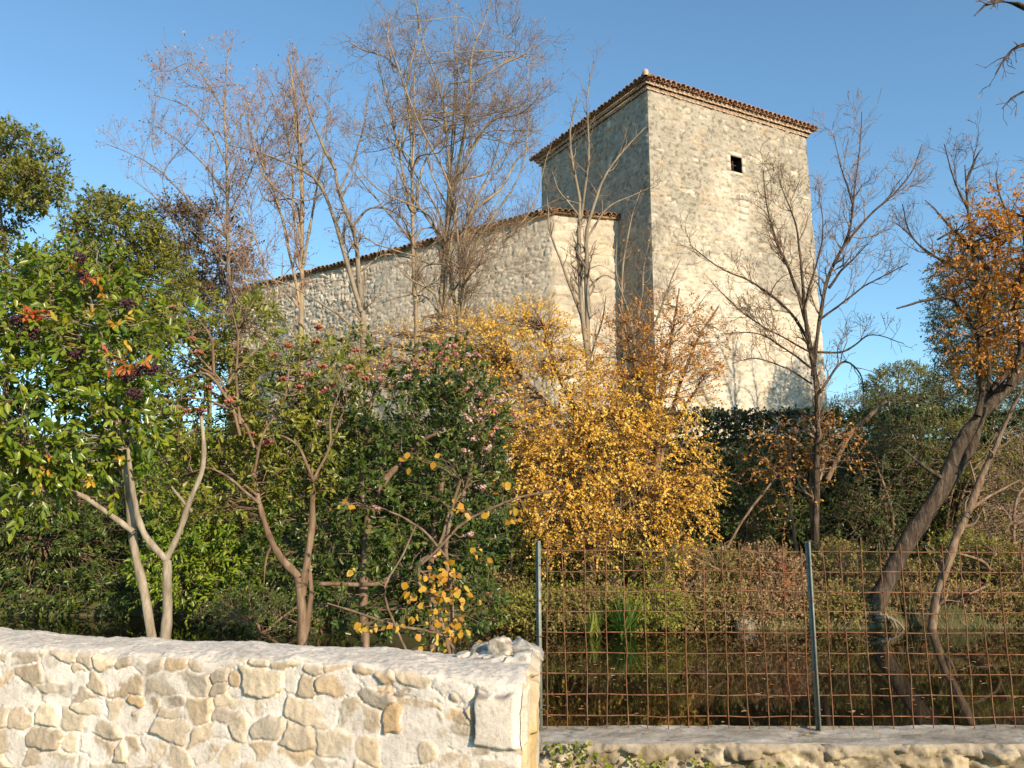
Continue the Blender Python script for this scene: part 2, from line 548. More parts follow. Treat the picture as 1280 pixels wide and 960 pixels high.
def sprays(mbL, mbT, C, Dout, rng, tl, m, ln, wd, up=0.35, droop=0.15, out=0.7, rad=0.9, fold=0.25, full=True, twr=0.003, cvar=0.5, nup=0.6, tint=None, spread=0.5):
    """Leafy twigs: at each C a twig along outward/up directions with m leaves."""
    N = len(C)
    if N == 0:
        return
    d = nrm(Dout * out + rng.normal(0, spread, (N, 3)) + np.array([0, 0, up]))
    L = tl * rng.uniform(.6, 1.3, N)
    if mbT is not None:
        P = np.stack([C - d * L[:, None] * .3, C + d * L[:, None] * .4 + rng.normal(0, .05, (N, 3)) * L[:, None], C + d * L[:, None] - np.array([0, 0, 1]) * droop * L[:, None] * .5], 1)
        tubes(mbT, P, np.full((N, 3), twr) * np.array([1.3, 1, .6]), 3)
    t = (np.arange(m)[None] + rng.random((N, m))) / m
    O = C[:, None] + d[:, None] * (L[:, None] * t)[..., None] - np.array([0, 0, 1]) * (droop * .5 * L[:, None] * t ** 2)[..., None]
    q = rng.normal(size=(N, m, 3))
    q = nrm(q - (q * d[:, None]).sum(-1, keepdims=True) * d[:, None])
    D = nrm(d[:, None] * (.45 + .6 * t[..., None] ** 2) + q * rad - np.array([0, 0, droop]))
    NV = nrm(np.array([0, 0, nup]) + q * .2 + Dout[:, None] * .40 + np.array(SDIR) * .55 + rng.normal(0, .38, (N, m, 3)))
    base = rng.random(N) if tint is None else tint
    rn = base[:, None] * cvar + rng.random((N, m)) * (1 - cvar)
    sz = rng.uniform(.5, 1.25, (N, m))
    O, D, NV = [a.reshape(-1, 3) for a in (O, D, NV)]
    leaves(mbL, O, D, NV, (ln * sz).ravel(), (wd * sz).ravel(), rn.ravel(), rng, fold, full)


def limbs(mbT, P, C, rng, frac, r0=0.012, r1=0.004, tmin=0.45):
    """Curved limbs from the nearest point of the stems P to a share of the leaf clusters C."""
    k = P.shape[1]
    S = P[:, int(k * tmin):].reshape(-1, 3)
    pick = C[rng.random(len(C)) < frac]
    if len(pick) == 0 or len(S) == 0:
        return
    dist = np.linalg.norm(pick[:, None] - S[None], axis=2) + 0.9 * np.maximum(0, S[None, :, 2] - pick[:, None, 2])
    s = S[np.argmin(dist, 1)]
    t = np.linspace(0, 1, 7)[None, :, None]
    v = pick - s
    Lg = np.linalg.norm(v, axis=1)[:, None, None]
    Q = s[:, None] + v[:, None] * t + np.array([0, 0, 1.0]) * (0.16 * Lg * t * (1 - t)) + rng.normal(0, .035, (len(pick), 7, 3)) * Lg * (t * (1 - t) * 4)
    tubes(mbT, Q, np.broadcast_to(r0 + (r1 - r0) * np.linspace(0, 1, 7), Q.shape[:2]), 4)


def ground_z(x, y):
    x, y = np.asarray(x, float), np.asarray(y, float)
    shore = np.where(x > -0.2, 6.62, 9.5 + 0.9 * np.sin(x * .9) + np.clip(-x - 6, 0, 4) * 0.1)
    far = far_shore(x)
    near = 0.02 - 0.16 * smooth((y - 3.5) / 2.5) * smooth((x + .6) / .6) + 0.12 * smooth((-x - .2) / .8)
    z = np.where(x > -0.2, np.where(y < shore, near, -0.9), near + (-0.9 - near) * smooth((y - shore) / 1.4))
    bank = -0.5 + 0.85 * smooth((y - far + .45) / 0.9) + 0.7 * smooth((y - far - .5) / 3.0)
    z = np.where(y > far - 0.45, np.maximum(bank, z), z)
    z = np.where(y > 22.35, 3.6, z)
    z = z + (fbm2(x * 1.3 + 40, y * 1.3 + 40, 3, 5) - 0.5) * 0.10
    return z


def far_shore(x):
    x = np.asarray(x, float)
    return 17.0 + 2.4 * smooth((-x - 1.5) / 5.0) + (fbm2(x * .8 + 10, x * 0 + 3, 3, 9) - .5) * 0.9


def plant_base(px, y):
    x = W(px, 700, y)[0]
    return np.array([x, y, float(ground_z(x, y))])


# ------------------------------------------------------------------ ground and water
def axis(lo, hi, fine_lo, fine_hi, step):
    a = list(np.arange(fine_lo, fine_hi + 1e-6, step))
    s, v = step, fine_hi
    while v < hi:
        s *= 1.35
        v += s
        a.append(v)
    s, v, pre = step, fine_lo, []
    while v > lo:
        s *= 1.35
        v -= s
        pre.append(v)
    return np.array(pre[::-1] + a)


gx, gy = axis(-900, 900, -22, 22, 0.25), axis(-500, 1200, -2, 26, 0.2)
GX, GY = np.meshgrid(gx, gy, indexing='ij')
GZ = ground_z(GX, GY)
nx, ny = GX.shape
ii, jj = np.meshgrid(np.arange(nx - 1), np.arange(ny - 1), indexing='ij')
gf = np.stack([ii * ny + jj, (ii + 1) * ny + jj, (ii + 1) * ny + jj + 1, ii * ny + jj + 1], -1).reshape(-1, 4)
mb = MB()
mb.add(np.stack([GX, GY, GZ], -1).reshape(-1, 3), gf)
tag(mb.build('ground', M['ground'], smooth_shade=True), kind='structure')

WZ = -0.12
mb = MB()
wx, wy = np.linspace(-45, 45, 10), np.linspace(6.55, 21.8, 6)
WX, WY = np.meshgrid(wx, wy, indexing='ij')
ii, jj = np.meshgrid(np.arange(9), np.arange(5), indexing='ij')
wf = np.stack([ii * 6 + jj, (ii + 1) * 6 + jj, (ii + 1) * 6 + jj + 1, ii * 6 + jj + 1], -1).reshape(-1, 4)
mb.add(np.stack([WX, WY, WX * 0 + WZ], -1).reshape(-1, 3), wf)
tag(mb.build('water', M['water']), kind='structure')


# ------------------------------------------------------------------ masonry
def masonry(Wd, H, res, sw, sh, seed, bulge=0.03, joint=0.03, mortar=0.35, rnd_h=0.015, palette=((.5, .42, .3),), mcol=(.5, .45, .36), p=3.0, jit=0.16, gaps=.5):
    """Rubble or ashlar relief: returns u, z grids, height and colour."""
    rng = np.random.default_rng(seed)
    nu, nz = max(int(Wd / res), 3) + 1, max(int(H / res), 3) + 1
    u, z = np.linspace(0, Wd, nu), np.linspace(0, H, nz)
    U, Z = np.meshgrid(u, z, indexing='ij')
    Uw = U + (fbm2(U / sw * 1.1, Z / sh * 1.1, 3, seed + 31) - .5) * sw * .45
    Zw = Z + (fbm2(U / sw * 1.1 + 90, Z / sh * 1.1 + 70, 3, seed + 41) - .5) * sh * .5
    F1, F2, ID = np.full(U.shape, 9e9), np.full(U.shape, 9e9), np.zeros(U.shape, int)
    seeds, y = [], -sh
    while y < H + sh:
        rh = sh * rng.uniform(.65, 1.4)
        x = -sw * rng.random()
        while x < Wd + sw:
            w = sw * rng.uniform(.5, 1.65)
            if rh > sh * 1.0 and rng.random() < .28:
                for q in (0.27, 0.75):
                    seeds.append((x + w / 2 + rng.normal(0, jit * w * .4), y + rh * q + rng.normal(0, jit * rh * .3), w / 2, rh / 4))
            else:
                seeds.append((x + w / 2 + rng.normal(0, jit * w * .5), y + rh / 2 + rng.normal(0, jit * rh), w / 2, rh / 2))
            x += w
        y += rh
    for k, (cx, cz, a, b_) in enumerate(seeds):
        i0, i1 = np.searchsorted(u, [cx - 2.6 * a - sw * .3, cx + 2.6 * a + sw * .3])
        j0, j1 = np.searchsorted(z, [cz - 2.6 * b_ - sh * .3, cz + 2.6 * b_ + sh * .3])
        if i1 <= i0 or j1 <= j0:
            continue
        d = ((np.abs(Uw[i0:i1, j0:j1] - cx) / a) ** p + (np.abs(Zw[i0:i1, j0:j1] - cz) / b_) ** p) ** (1 / p)
        f1, f2, idn = F1[i0:i1, j0:j1], F2[i0:i1, j0:j1], ID[i0:i1, j0:j1]
        new = d < f1
        f2[:] = np.where(new, f1, np.minimum(f2, d))
        idn[:] = np.where(new, k, idn)
        f1[:] = np.where(new, d, f1)
    e = np.clip((F2 - F1), 0, 3) * 0.5 * min(sw, sh)
    ns = len(seeds)
    off = rng.normal(0, rnd_h, ns)[ID]
    tx, tz = rng.normal(0, .06, ns)[ID], rng.normal(0, .06, ns)[ID]
    sx = np.array([s[0] for s in seeds])[ID]
    sz = np.array([s[1] for s in seeds])[ID]
    prof = smooth(e / (joint * 1.9)) ** .7
    hgt = prof * (bulge + off + tx * (U - sx) + tz * (Z - sz)) + (fbm2(U / sh * 4, Z / sh * 4, 4, seed + 5) - .5) * bulge * .7
    mn = fbm2(U / (sw * 2.2) + 7, Z / (sh * 2.2) + 3, 3, seed + 8)
    mh = bulge * (mortar + (mn - .5) * 2.6)
    mh = np.minimum(mh, bulge * .8) + (fbm2(U / sh * 7, Z / sh * 7, 3, seed + 6) - .5) * bulge * .25
    mort = smooth((mh - hgt) / (bulge * .25) + .5)
    hgt = np.maximum(hgt, mh)
    gp = smooth((fbm2(U / sw * 1.4 + 17, Z / sh * 1.4 + 29, 3, seed + 71) - .50) / .06) * np.exp(-((e - joint * .55) / (joint * .38)) ** 2)
    hgt = hgt - gp * bulge * gaps
    pal = np.array(palette)
    wts = rng.dirichlet(np.ones(len(pal)) * .45, ns)
    sc = (wts @ pal) * rng.uniform(.82, 1.14, ns)[:, None]
    col = sc[ID] * (0.85 + 0.3 * fbm2(U / sh * 2.2, Z / sh * 2.2, 4, seed + 15))[..., None]
    mc = np.array(mcol) * (0.85 + 0.3 * fbm2(U / sh * 3, Z / sh * 3, 3, seed + 16))[..., None]
    col = col * (1 - mort[..., None]) + mc * mort[..., None]
    global STONE_RND
    STONE_RND = rng.random(ns)[ID] * (1 - mort) + .5 * mort
    return U, Z, hgt, col, e


def grid_faces(nu, nz, keep=None, flip=False):
    ii, jj = np.meshgrid(np.arange(nu - 1), np.arange(nz - 1), indexing='ij')
    f = np.stack([ii * nz + jj, (ii + 1) * nz + jj, (ii + 1) * nz + jj + 1, ii * nz + jj + 1], -1)
    if flip:
        f = f[..., ::-1]
    return f[keep] if keep is not None else f.reshape(-1, 4)


def half_tube(mb, o, ax, up, r, ln, th=0.015, seg=6, cap=False, r2=None):
    """A canal tile: half pipe from o along ax, arch towards up."""
    o, ax, up = [np.asarray(q, float) for q in (o, ax, up)]
    ax = ax / np.linalg.norm(ax)
    sd = np.cross(ax, up)
    sd /= np.linalg.norm(sd)
    up = np.cross(sd, ax)
    th_ = np.linspace(0, math.pi, seg + 1)
    V = []
    for rr, q, l in ((r, 0, 0), (r2 or r, 0, ln), (r - th, 0, 0), ((r2 or r) - th, 0, ln)):
        for t in th_:
            V.append(o + ax * l + sd * rr * math.cos(t) + up * rr * math.sin(t))
    n = seg + 1
    F = []
    for i in range(seg):
        F.append([i, i + 1, n + i + 1, n + i])
        F.append([2 * n + i, 3 * n + i, 3 * n + i + 1, 2 * n + i + 1])
        F.append([i, 2 * n + i, 2 * n + i + 1, i + 1])
    if cap:
        V.append(o + ax * 0.02)
        V = [v + (0 if k < 2 * n else 0) for k, v in enumerate(V)]
    mb.add(V, F)
    if cap:
        c = o + ax * 0.025
        A = [c + sd * (r - th) * math.cos(t) + up * (r - th) * math.sin(t) for t in th_]
        VV, FF = [], []
        for i in range(seg):
            k = len(VV)
            VV += [c, A[i], A[i + 1], (A[i] + A[i + 1]) / 2]
            FF.append([k, k + 1, k + 3, k + 2])
        mb.add(VV, FF)


# ------------------------------------------------------------------ the tower
TY = 29.64
C0 = W(812, 200, TY)[:2]
az_r, az_l = math.radians(61.5), math.radians(-29.0)
rd, ld = np.array([math.sin(az_r), math.cos(az_r)]), np.array([math.sin(az_l), math.cos(az_l)])
nr, nl = np.array([rd[1], -rd[0]]), np.array([-ld[1], ld[0]])
ZT, ZB = W(812, 112, TY)[2], 3.3
LR = along(C0, rd, ZT, 1007)
LL = along(C0, ld, ZT - .4, 677)
tower = thing('stone_tower', 'tall square stone tower with tiled eaves and one small window, behind the orange tree', 'tower', (C0[0], C0[1], 3.5))
PAL_T = ((.58, .515, .40), (.48, .43, .34), (.66, .59, .47), (.54, .45, .32), (.61, .54, .43))
HT = ZT - ZB


def tower_face(mbx, c, d, n, L, seed, hole=None, batter=0.0, shade=0.0):
    U, Z, h, col, e = masonry(L, HT, 0.038, .27, .165, seed, bulge=.034, joint=.026, mortar=.40, rnd_h=.013, palette=PAL_T, mcol=(.57, .51, .41))
    zz = Z / HT
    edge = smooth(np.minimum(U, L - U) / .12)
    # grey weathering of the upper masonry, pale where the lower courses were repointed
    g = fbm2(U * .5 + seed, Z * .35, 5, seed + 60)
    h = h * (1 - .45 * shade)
    grey = np.maximum(smooth((zz + (g - .5) * .9 - .47) / .22), shade)  # shade greys the whole unlit face: weathering, plus its shadow put into the colour
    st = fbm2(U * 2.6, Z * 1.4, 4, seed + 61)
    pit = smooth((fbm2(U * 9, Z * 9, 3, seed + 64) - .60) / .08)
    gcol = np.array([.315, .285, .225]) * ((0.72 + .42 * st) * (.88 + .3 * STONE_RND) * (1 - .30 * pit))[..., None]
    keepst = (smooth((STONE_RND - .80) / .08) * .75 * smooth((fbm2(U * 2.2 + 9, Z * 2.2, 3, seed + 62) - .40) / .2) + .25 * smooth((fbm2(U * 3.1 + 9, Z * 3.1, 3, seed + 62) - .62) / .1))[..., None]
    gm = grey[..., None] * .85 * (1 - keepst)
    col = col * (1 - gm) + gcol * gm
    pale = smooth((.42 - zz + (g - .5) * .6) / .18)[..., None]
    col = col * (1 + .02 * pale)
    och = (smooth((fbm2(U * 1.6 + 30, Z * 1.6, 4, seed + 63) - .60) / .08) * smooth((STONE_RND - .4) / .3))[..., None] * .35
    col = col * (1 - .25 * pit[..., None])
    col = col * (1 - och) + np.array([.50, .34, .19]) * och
    bt = batter * (1 - zz) * (U / L)
    uu = U + bt
    cdist = np.minimum(U, 9) if seed == 11 else np.minimum(L - U, 9)
    cw = ((fbm2(Z * 2.4, Z * 0 + 1, 4, 160) - .5) * .09 * np.exp(-cdist / .16))
    cv = nr + nl
    if seed == 11:
        bt2 = (fbm2(Z * 2.0, Z * 0 + 5, 4, 161) - .5) * .10 * np.exp(-(L - U) / .2)
        uu = uu + bt2
    P = np.stack([c[0] + d[0] * uu + n[0] * h * edge + cv[0] * cw, c[1] + d[1] * uu + n[1] * h * edge + cv[1] * cw, ZB + Z + 0 * h], -1)
    keep = None
    nu, nz = U.shape
    if hole:
        cu, cz = (U[:-1, :-1] + U[1:, 1:]) / 2, ZB + (Z[:-1, :-1] + Z[1:, 1:]) / 2
        keep = ~((cu > hole[0]) & (cu < hole[1]) & (cz > hole[2]) & (cz < hole[3]))
    mbx.add(P.reshape(-1, 3), grid_faces(nu, nz, keep), col.reshape(-1, 3))


zw1, zw0 = W(919, 197, TY + 2.2)[2], W(919, 218, TY + 2.2)[2]
u0, u1 = along(C0, rd, zw0 + .3, 912.5), along(C0, rd, zw0 + .3, 927.5)
zw1 = zw0 + .66
mb = MB()
tower_face(mb, C0, rd, nr, LR, 11, (u0, u1, zw0, zw1), 0.38)
CE = C0 + ld * LL
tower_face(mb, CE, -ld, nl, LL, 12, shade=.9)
CR, CB = C0 + rd * LR, C0 + rd * LR + ld * LL
RB = C0 + rd * (LR + .38)
for a, b_, a2, b2 in ((CR, CB, RB, CB), (CB, CE, CB, CE)):
    ca = np.tile([.42, .37, .28], (4, 1))
    mb.add([[*a2, ZB], [*b2, ZB], [*b_, ZT], [*a, ZT]], [[0, 1, 2, 3]], ca)
mb.build('wall', M['tower'], tower)

win = MB()
P3 = lambda u, z, dep=0.0: np.array([C0[0] + rd[0] * u - nr[0] * dep, C0[1] + rd[1] * u - nr[1] * dep, z])
ru, nn3 = np.array([*rd, 0]), np.array([*nr, 0])
dd = .55
for a, b_ in (((u0 + .02, zw0), (u0 + .02, zw1)), ((u1 - .02, zw1), (u1 - .02, zw0)), ((u0, zw1 - .02), (u1, zw1 - .02)), ((u1, zw0 + .02), (u0, zw0 + .02))):
    win.add([P3(*a, -.01), P3(*a, dd), P3(*b_, dd), P3(*b_, -.01)], [[0, 1, 2, 3]])
win.add([P3(u0, zw0, dd), P3(u1, zw0, dd), P3(u1, zw1, dd), P3(u0, zw1, dd)], [[0, 1, 2, 3]])
wo = win.build('window', M['dark'], tower)
rngw = np.random.default_rng(5)
fr = MB()
um = (u0 + u1) / 2
for zc, hh in ((zw0 + .16, .16), (zw0 + .49, .165)):
    fr.box(P3(u0 - .085, zc, .03), ru * .085, nn3 * .07, np.array([0, 0, hh]))
    fr.box(P3(u1 + .07, zc, .03), ru * .07, nn3 * .068, np.array([0, 0, hh * .97]))
fr.box(P3(um - .04, zw1 + .075, .03), ru * .34, nn3 * .072, np.array([0, 0, .075]))
fr.box(P3(um, zw0 - .06, .03), ru * .30, nn3 * .074, np.array([0, 0, .058]))
fr.box(P3(u0 - .10, zw0 - .40, .03), ru * .10, nn3 * .066, np.array([0, 0, .28]))
fr.build('frame', M['ashlar'], wo)
br = MB()
br.box(P3(um + .03, zw0 + .33, .22), ru * .018, nn3 * .018, np.array([0, 0, .32]))
br.box(P3(um, zw0 + .40, .22), ru * .20, nn3 * .015, np.array([0, 0, .016]))
br.build('bar', M['bars'], wo)
# blocked lower opening: pale repair stones
fs = MB()
zc = zw0 - .95
for q in range(4):
    wq = .30 * rngw.uniform(.75, 1.1)
    fs.box(P3(um + .28 + rngw.normal(0, .04), zc, .03), ru * wq, nn3 * .062, np.array([0, 0, .13]))
    zc -= .29
fs.build('repair_stone', M['ashlar'], tower)
# little vent of the shaded side
vt = MB()
vu = LL - along(C0, ld, W(762, 155, TY + 2)[2], 762)
vz = W(762, 155, TY + 2)[2]
lv, ln3 = np.array([*ld, 0]), np.array([*nl, 0])
vp = np.array([*(CE - ld * vu), vz])
vt.box(vp, lv * .09, ln3 * .06, np.array([0, 0, .17]))
vt.build('vent_stone', M['ashlar'], tower)

# cornice of tile rows, eave tiles and the low hipped roof
gen, tiles = MB(), MB()
rngt = np.random.default_rng(21)
CT = (C0 + CB) / 2
AP = np.array([*CT, ZT + .35 + 1.15])
sides_t = ((C0, rd, nr, LR), (CE, -ld, nl, LL), (CR, ld, np.array([ld[1], -ld[0]]), LL), (CB, -rd, -nr, LR))
for si, (c, d, n, L) in enumerate(sides_t):
    d3, n3 = np.array([*d, 0.]), np.array([*n, 0.])
    c3 = np.array([*c, 0.])
    for row, (pr, z) in enumerate(((.10, ZT - .02), (.20, ZT + .135))):
        # bed course
        gen.box(c3 + d3 * L / 2 + n3 * (pr - .22) + np.array([0, 0, z + .118]), d3 * (L / 2 + pr - .02), n3 * .205, np.array([0, 0, .022]))
        nt_ = int((L + 2 * pr) / .215)
        for k in range(nt_):
            o = c3 + d3 * (-pr + (k + .5) * (L + 2 * pr) / nt_ + rngt.normal(0, .006)) + n3 * (pr + rngt.normal(0, .008)) + np.array([0, 0, z + rngt.normal(0, .005)])
            half_tube(gen, o, -n3, (0, 0, 1), .104, .34, .02, 6, True)
    ov = .36
    ze = ZT + .30
    nt_ = int((L + 2 * ov) / .235)
    for k in range(nt_):
        t = (k + .5) / nt_
        o = c3 + d3 * (-ov + t * (L + 2 * ov) + rngt.normal(0, .008)) + n3 * (ov + rngt.normal(0, .018)) + np.array([0, 0, ze + rngt.normal(0, .008)])
        run = AP - o
        slope = nrm(-n3 + np.array([0, 0, .30]))
        ln_ = min(1.6, max(.3, min(t, 1 - t) * (L + 2 * ov) / 1.0))
        upv = np.array([0, 0, 1.])
        half_tube(tiles, o + n3 * .02, slope, upv, .118, ln_, .02, 6, False, .105)
        # trough between covers
        o2 = o + d3 * ((L + 2 * ov) / nt_ / 2) + np.array([0, 0, .03])
        half_tube(tiles, o2 - n3 * .03, slope, -upv, .10, ln_, .018, 5, False, .095)
    e0 = c3 - d3 * ov + n3 * (ov - .06) + np.array([0, 0, ze + .02])
    e1 = c3 + d3 * (L + ov) + n3 * (ov - .06) + np.array([0, 0, ze + .02])
    tiles.add([e0, e1, AP, (AP + e0) / 2], [[0, 1, 2, 3]])
gen.build('cornice', M['genoise'], tower)
ro = tiles.build('roof', M['tile'], tower)
fin = MB()
fo = np.array([*(C0 + (nr + nl) * .36), ZT + .40])
P_, R_ = np.array([[fo + [0, 0, -.12], fo + [0, 0, .0], fo + [0.01, 0, .10], fo + [0.015, 0, .16]]]), np.array([[.10, .12, .10, .02]])
tubes(fin, P_, R_, 8)
fin.build('corner_finial', M['genoise'], ro)

# ------------------------------------------------------------------ the long wing
QW = C0 + ld * along(C0, ld, 12.0, 774)
az_f, az_w = math.radians(76), math.radians(-54.6)
fd, wd_ = np.array([math.sin(az_f), math.cos(az_f)]), np.array([math.sin(az_w), math.cos(az_w)])
LF = along(QW, -fd, 13.0, 690, 0.01, 8)
PW = QW - fd * LF
LW = 19.0
nf, nw = np.array([fd[1], -fd[0]]), np.array([wd_[1], -wd_[0]]) * -1
nw = np.array([-abs(wd_[1]), -abs(wd_[0])])
ZW = W(690, 268, PW[1])[2]
EW = PW + wd_ * LW
wing = thing('stone_wing', 'long low stone wing with a mossy tiled eave, joined to the left of the tower', 'building', (PW[0], PW[1], 3.5))
mb = MB()
HW = ZW - ZB
U, Z, h, col, e = masonry(LF, HW, .045, .62, .34, 31, gaps=1.2, bulge=.05, joint=.026, mortar=.22, rnd_h=.016, palette=((.50, .44, .34), (.58, .51, .40), (.42, .37, .28), (.53, .44, .32)), mcol=(.37, .32, .25), p=5, jit=.08)
edge = smooth(np.minimum(U, LF - U) / .10)
mb.add(np.stack([PW[0] + fd[0] * U + nf[0] * h * edge, PW[1] + fd[1] * U + nf[1] * h * edge, ZB + Z], -1).reshape(-1, 3), grid_faces(*U.shape), col.reshape(-1, 3))
U, Z, h, col, e = masonry(LW, HW, .045, .29, .20, 32, gaps=1.0, jit=.26, p=2.6, bulge=.058, joint=.034, mortar=.30, rnd_h=.022, palette=((.68, .60, .47), (.56, .50, .39), (.72, .64, .50), (.62, .51, .38)), mcol=(.56, .48, .37))
smo = smooth((U - 8.5) / 2.0) * .6
h = h * (1 - smo)
q = smooth((U - .1) / .9)[..., None]
edge = smooth(np.minimum(LW - U, U) / .10)
mb.add(np.stack([EW[0] - wd_[0] * U + nw[0] * h * edge, EW[1] - wd_[1] * U + nw[1] * h * edge, ZB + Z], -1).reshape(-1, 3), grid_faces(*U.shape), col.reshape(-1, 3))
BK = -nw * 7.0
for a, b_ in ((EW, EW + BK), (EW + BK, PW + BK)):
    mb.add([[*a, ZB], [*b_, ZB], [*b_, ZW], [*a, ZW]], [[0, 1, 2, 3]], np.tile([.42, .37, .28], (4, 1)))
mb.build('wall', M['wing'], wing)
tl = MB()
for c, d, n, L, ov, st in ((PW, fd, nf, LF, .22, .23), (EW, -wd_, nw, LW, .24, .25)):
    d3, n3, c3 = np.array([*d, 0.]), np.array([*n, 0.]), np.array([*c, 0.])
    tl.box(c3 + d3 * L / 2 + n3 * (.02) + np.array([0, 0, ZW + .02]), d3 * (L / 2 + .05), n3 * .14, np.array([0, 0, .03]))
    nt_ = int((L + .3) / st)
    for k in range(nt_):
        o = c3 + d3 * (-.12 + (k + .5) * (L + .24) / nt_ + rngt.normal(0, .01)) + n3 * (ov + rngt.normal(0, .035)) + np.array([0, 0, ZW + .08 + rngt.normal(0, .014)])
        sl = nrm(-n3 + np.array([0, 0, .24]))
        half_tube(tl, o, sl, (0, 0, 1), .115, 1.2, .02, 6, False, .10)
        half_tube(tl, o + d3 * (L + .24) / nt_ / 2 + np.array([0, 0, .03]) - n3 * .03, sl, (0, 0, -1), .095, 1.2, .018, 5, False, .09)
    e0, e1 = c3 + n3 * (ov - .05) + np.array([0, 0, ZW + .09]), c3 + d3 * L + n3 * (ov - .05) + np.array([0, 0, ZW + .09])
    b0, b1 = e0 - n3 * 5.5 + np.array([0, 0, 1.3]), e1 - n3 * 5.5 + np.array([0, 0, 1.3])
    if L < 5:
        b0, b1 = e0 - n3 * 1.6 + np.array([0, 0, .38]), e1 - n3 * 1.6 + np.array([0, 0, .38])
    tl.add([e0, e1, b1, b0], [[0, 1, 2, 3]])
tl.build('roof', M['mossy'], wing)

# ------------------------------------------------------------------ the rampart under the hedge
ramp_t = thing('ivy_covered_rampart', 'long dark retaining wall smothered in ivy, below the tower across the pond', 'wall', (6, 22, .5))
mb = MB()
U, Z, h, col, e = masonry(48, 4.6, .12, .45, .3, 41, bulge=.08, joint=.06, mortar=.2, palette=((.30, .25, .18), (.22, .18, .13)), mcol=(.2, .17, .12))
mb.add(np.stack([-28 + U, 22.3 - h, -.5 + Z], -1).reshape(-1, 3), grid_faces(*U.shape), col.reshape(-1, 3))
mb.add([[-28, 22.3, 4.1], [20, 22.3, 4.1], [20, 22.9, 4.1], [-28, 22.9, 4.1]], [[0, 1, 2, 3]], np.tile([.25, .22, .16], (4, 1)))
mb.build('wall', M['rampart'], ramp_t)

# ------------------------------------------------------------------ foreground rubble wall
A_ = W(653, 846, 3.10)
B_ = W(0, 802, 1.0)
B_ = W(0, 802, (ZC - A_[2]) / (ZC - B_[2]))
LD = nrm((B_ - A_)[:2])
TOPZ = A_[2] - .004
BK2 = (W(677, 812, 3.9)[:2] - A_[:2]) * .56
TH = np.linalg.norm(BK2)
bd2 = BK2 / TH
FL = 4.6
nfw = np.array([-LD[1], LD[0]])
if nfw[1] > 0:
    nfw = -nfw
ne = -LD
fgw = thing('rubble_stone_wall', 'cream rubble stone wall with a pale mortar cap, in the left foreground', 'wall', (A_[0], A_[1], 0))
topvar = lambda u, v: TOPZ + (fbm2(u * 2.2 + 3, v * 1.2 + 1, 4, 77) - .5) * .045 + .012 * smooth((u - .2) / 1.0) * np.sin(u * 2.1)


def capz(u, v):
    """Mortar cap: rough, a little crowned, with the broken old stone standing up at its end."""
    vv = v / TH
    z = topvar(u, v) + .010 * np.sin(vv * math.pi)
    z = z + (fbm2(u * 6, v * 8, 4, 78) - .5) * .026 + (fbm2(u * 38, v * 38, 4, 79) - .5) * .009
    z = z - .010 * (1 - smooth(vv / .08)) ** 2 - .012 * smooth((.30 - vv) / .3) * smooth((fbm2(u * 8 + 3, v * 3, 3, 125) - .45) / .2)
    lump = smooth((vv - .42 + .18 * (fbm2(u * 9, v * 9, 3, 80) - .5)) / .14) * smooth((.30 - u + .12 * (fbm2(u * 7, v * 7, 3, 81) - .5)) / .09)
    rg = fbm2(u * 11 + 4, v * 11, 3, 82)
    z = z + lump * (.016 + .014 * smooth((rg - .45) / .10) + .014 * (fbm2(u * 30, v * 30, 4, 83) - .5))
    return z, lump


PAL_F = ((.66, .56, .40), (.72, .64, .50), (.62, .44, .23), (.54, .47, .36), (.70, .60, .43), (.50, .40, .27), (.38, .34, .28))
U, Z, h, col, e = masonry(FL, TOPZ - .05, .0055, .132, .095, 53, gaps=.8, bulge=.0095, joint=.009, mortar=.78, rnd_h=.005, palette=PAL_F, mcol=(.74, .69, .60), p=2.6, jit=.22)
Hf = TOPZ - .05
zf = Z / Hf
# the big squared corner stone and the ochre-stained one under it
cs = smooth((.178 - U + .02 * (fbm2(U * 30, Z * 30, 3, 90) - .5)) / .008) * smooth((Z - (Hf - .225) + .02 * (fbm2(U * 20, Z * 20, 2, 91) - .5)) / .012) * smooth((Hf - .035 - Z + .10 * (.09 - U)) / .012)
grv = np.exp(-((U - .182) / .007) ** 2) * smooth((Z - (Hf - .215)) / .02) * smooth((Hf - .02 - Z) / .02)
csh = .030 + (fbm2(U * 16, Z * 16, 4, 92) - .5) * .010
h = h * (1 - cs) + csh * cs - grv * .03
csc = np.array([.69, .63, .52]) * (.85 + .3 * fbm2(U * 12, Z * 12, 4, 93))[..., None]
col = col * (1 - cs[..., None]) + csc * cs[..., None]
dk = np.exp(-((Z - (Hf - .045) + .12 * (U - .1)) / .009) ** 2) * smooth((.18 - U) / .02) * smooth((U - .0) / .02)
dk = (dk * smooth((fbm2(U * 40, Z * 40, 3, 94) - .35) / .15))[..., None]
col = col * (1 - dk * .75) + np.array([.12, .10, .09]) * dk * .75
mo = (.80 + .42 * fbm2(U * 3.1 + 5, Z * 3.1, 4, 120))[..., None] * np.stack([1 + 0 * U, 1 - .07 * fbm2(U * 2.3, Z * 2.3 + 9, 3, 121), 1 - .08 * fbm2(U * 2.3, Z * 2.3 + 9, 3, 121)], -1)
col = col * mo
oc = (smooth((fbm2(U * 7 + 2, Z * 7, 4, 95) - .47) / .14) * smooth((.30 - U) / .10) * smooth((Hf - .27 - Z) / .05))[..., None] * .75
col = col * (1 - oc) + np.array([.52, .34, .12]) * oc
lich = (smooth((fbm2(U * 5 + 8, Z * 5, 4, 96) - .63) / .06) * (fbm2(U * 50, Z * 50, 3, 97)))[..., None] * .9
col = col * (1 - lich) + np.array([.30, .26, .20]) * lich
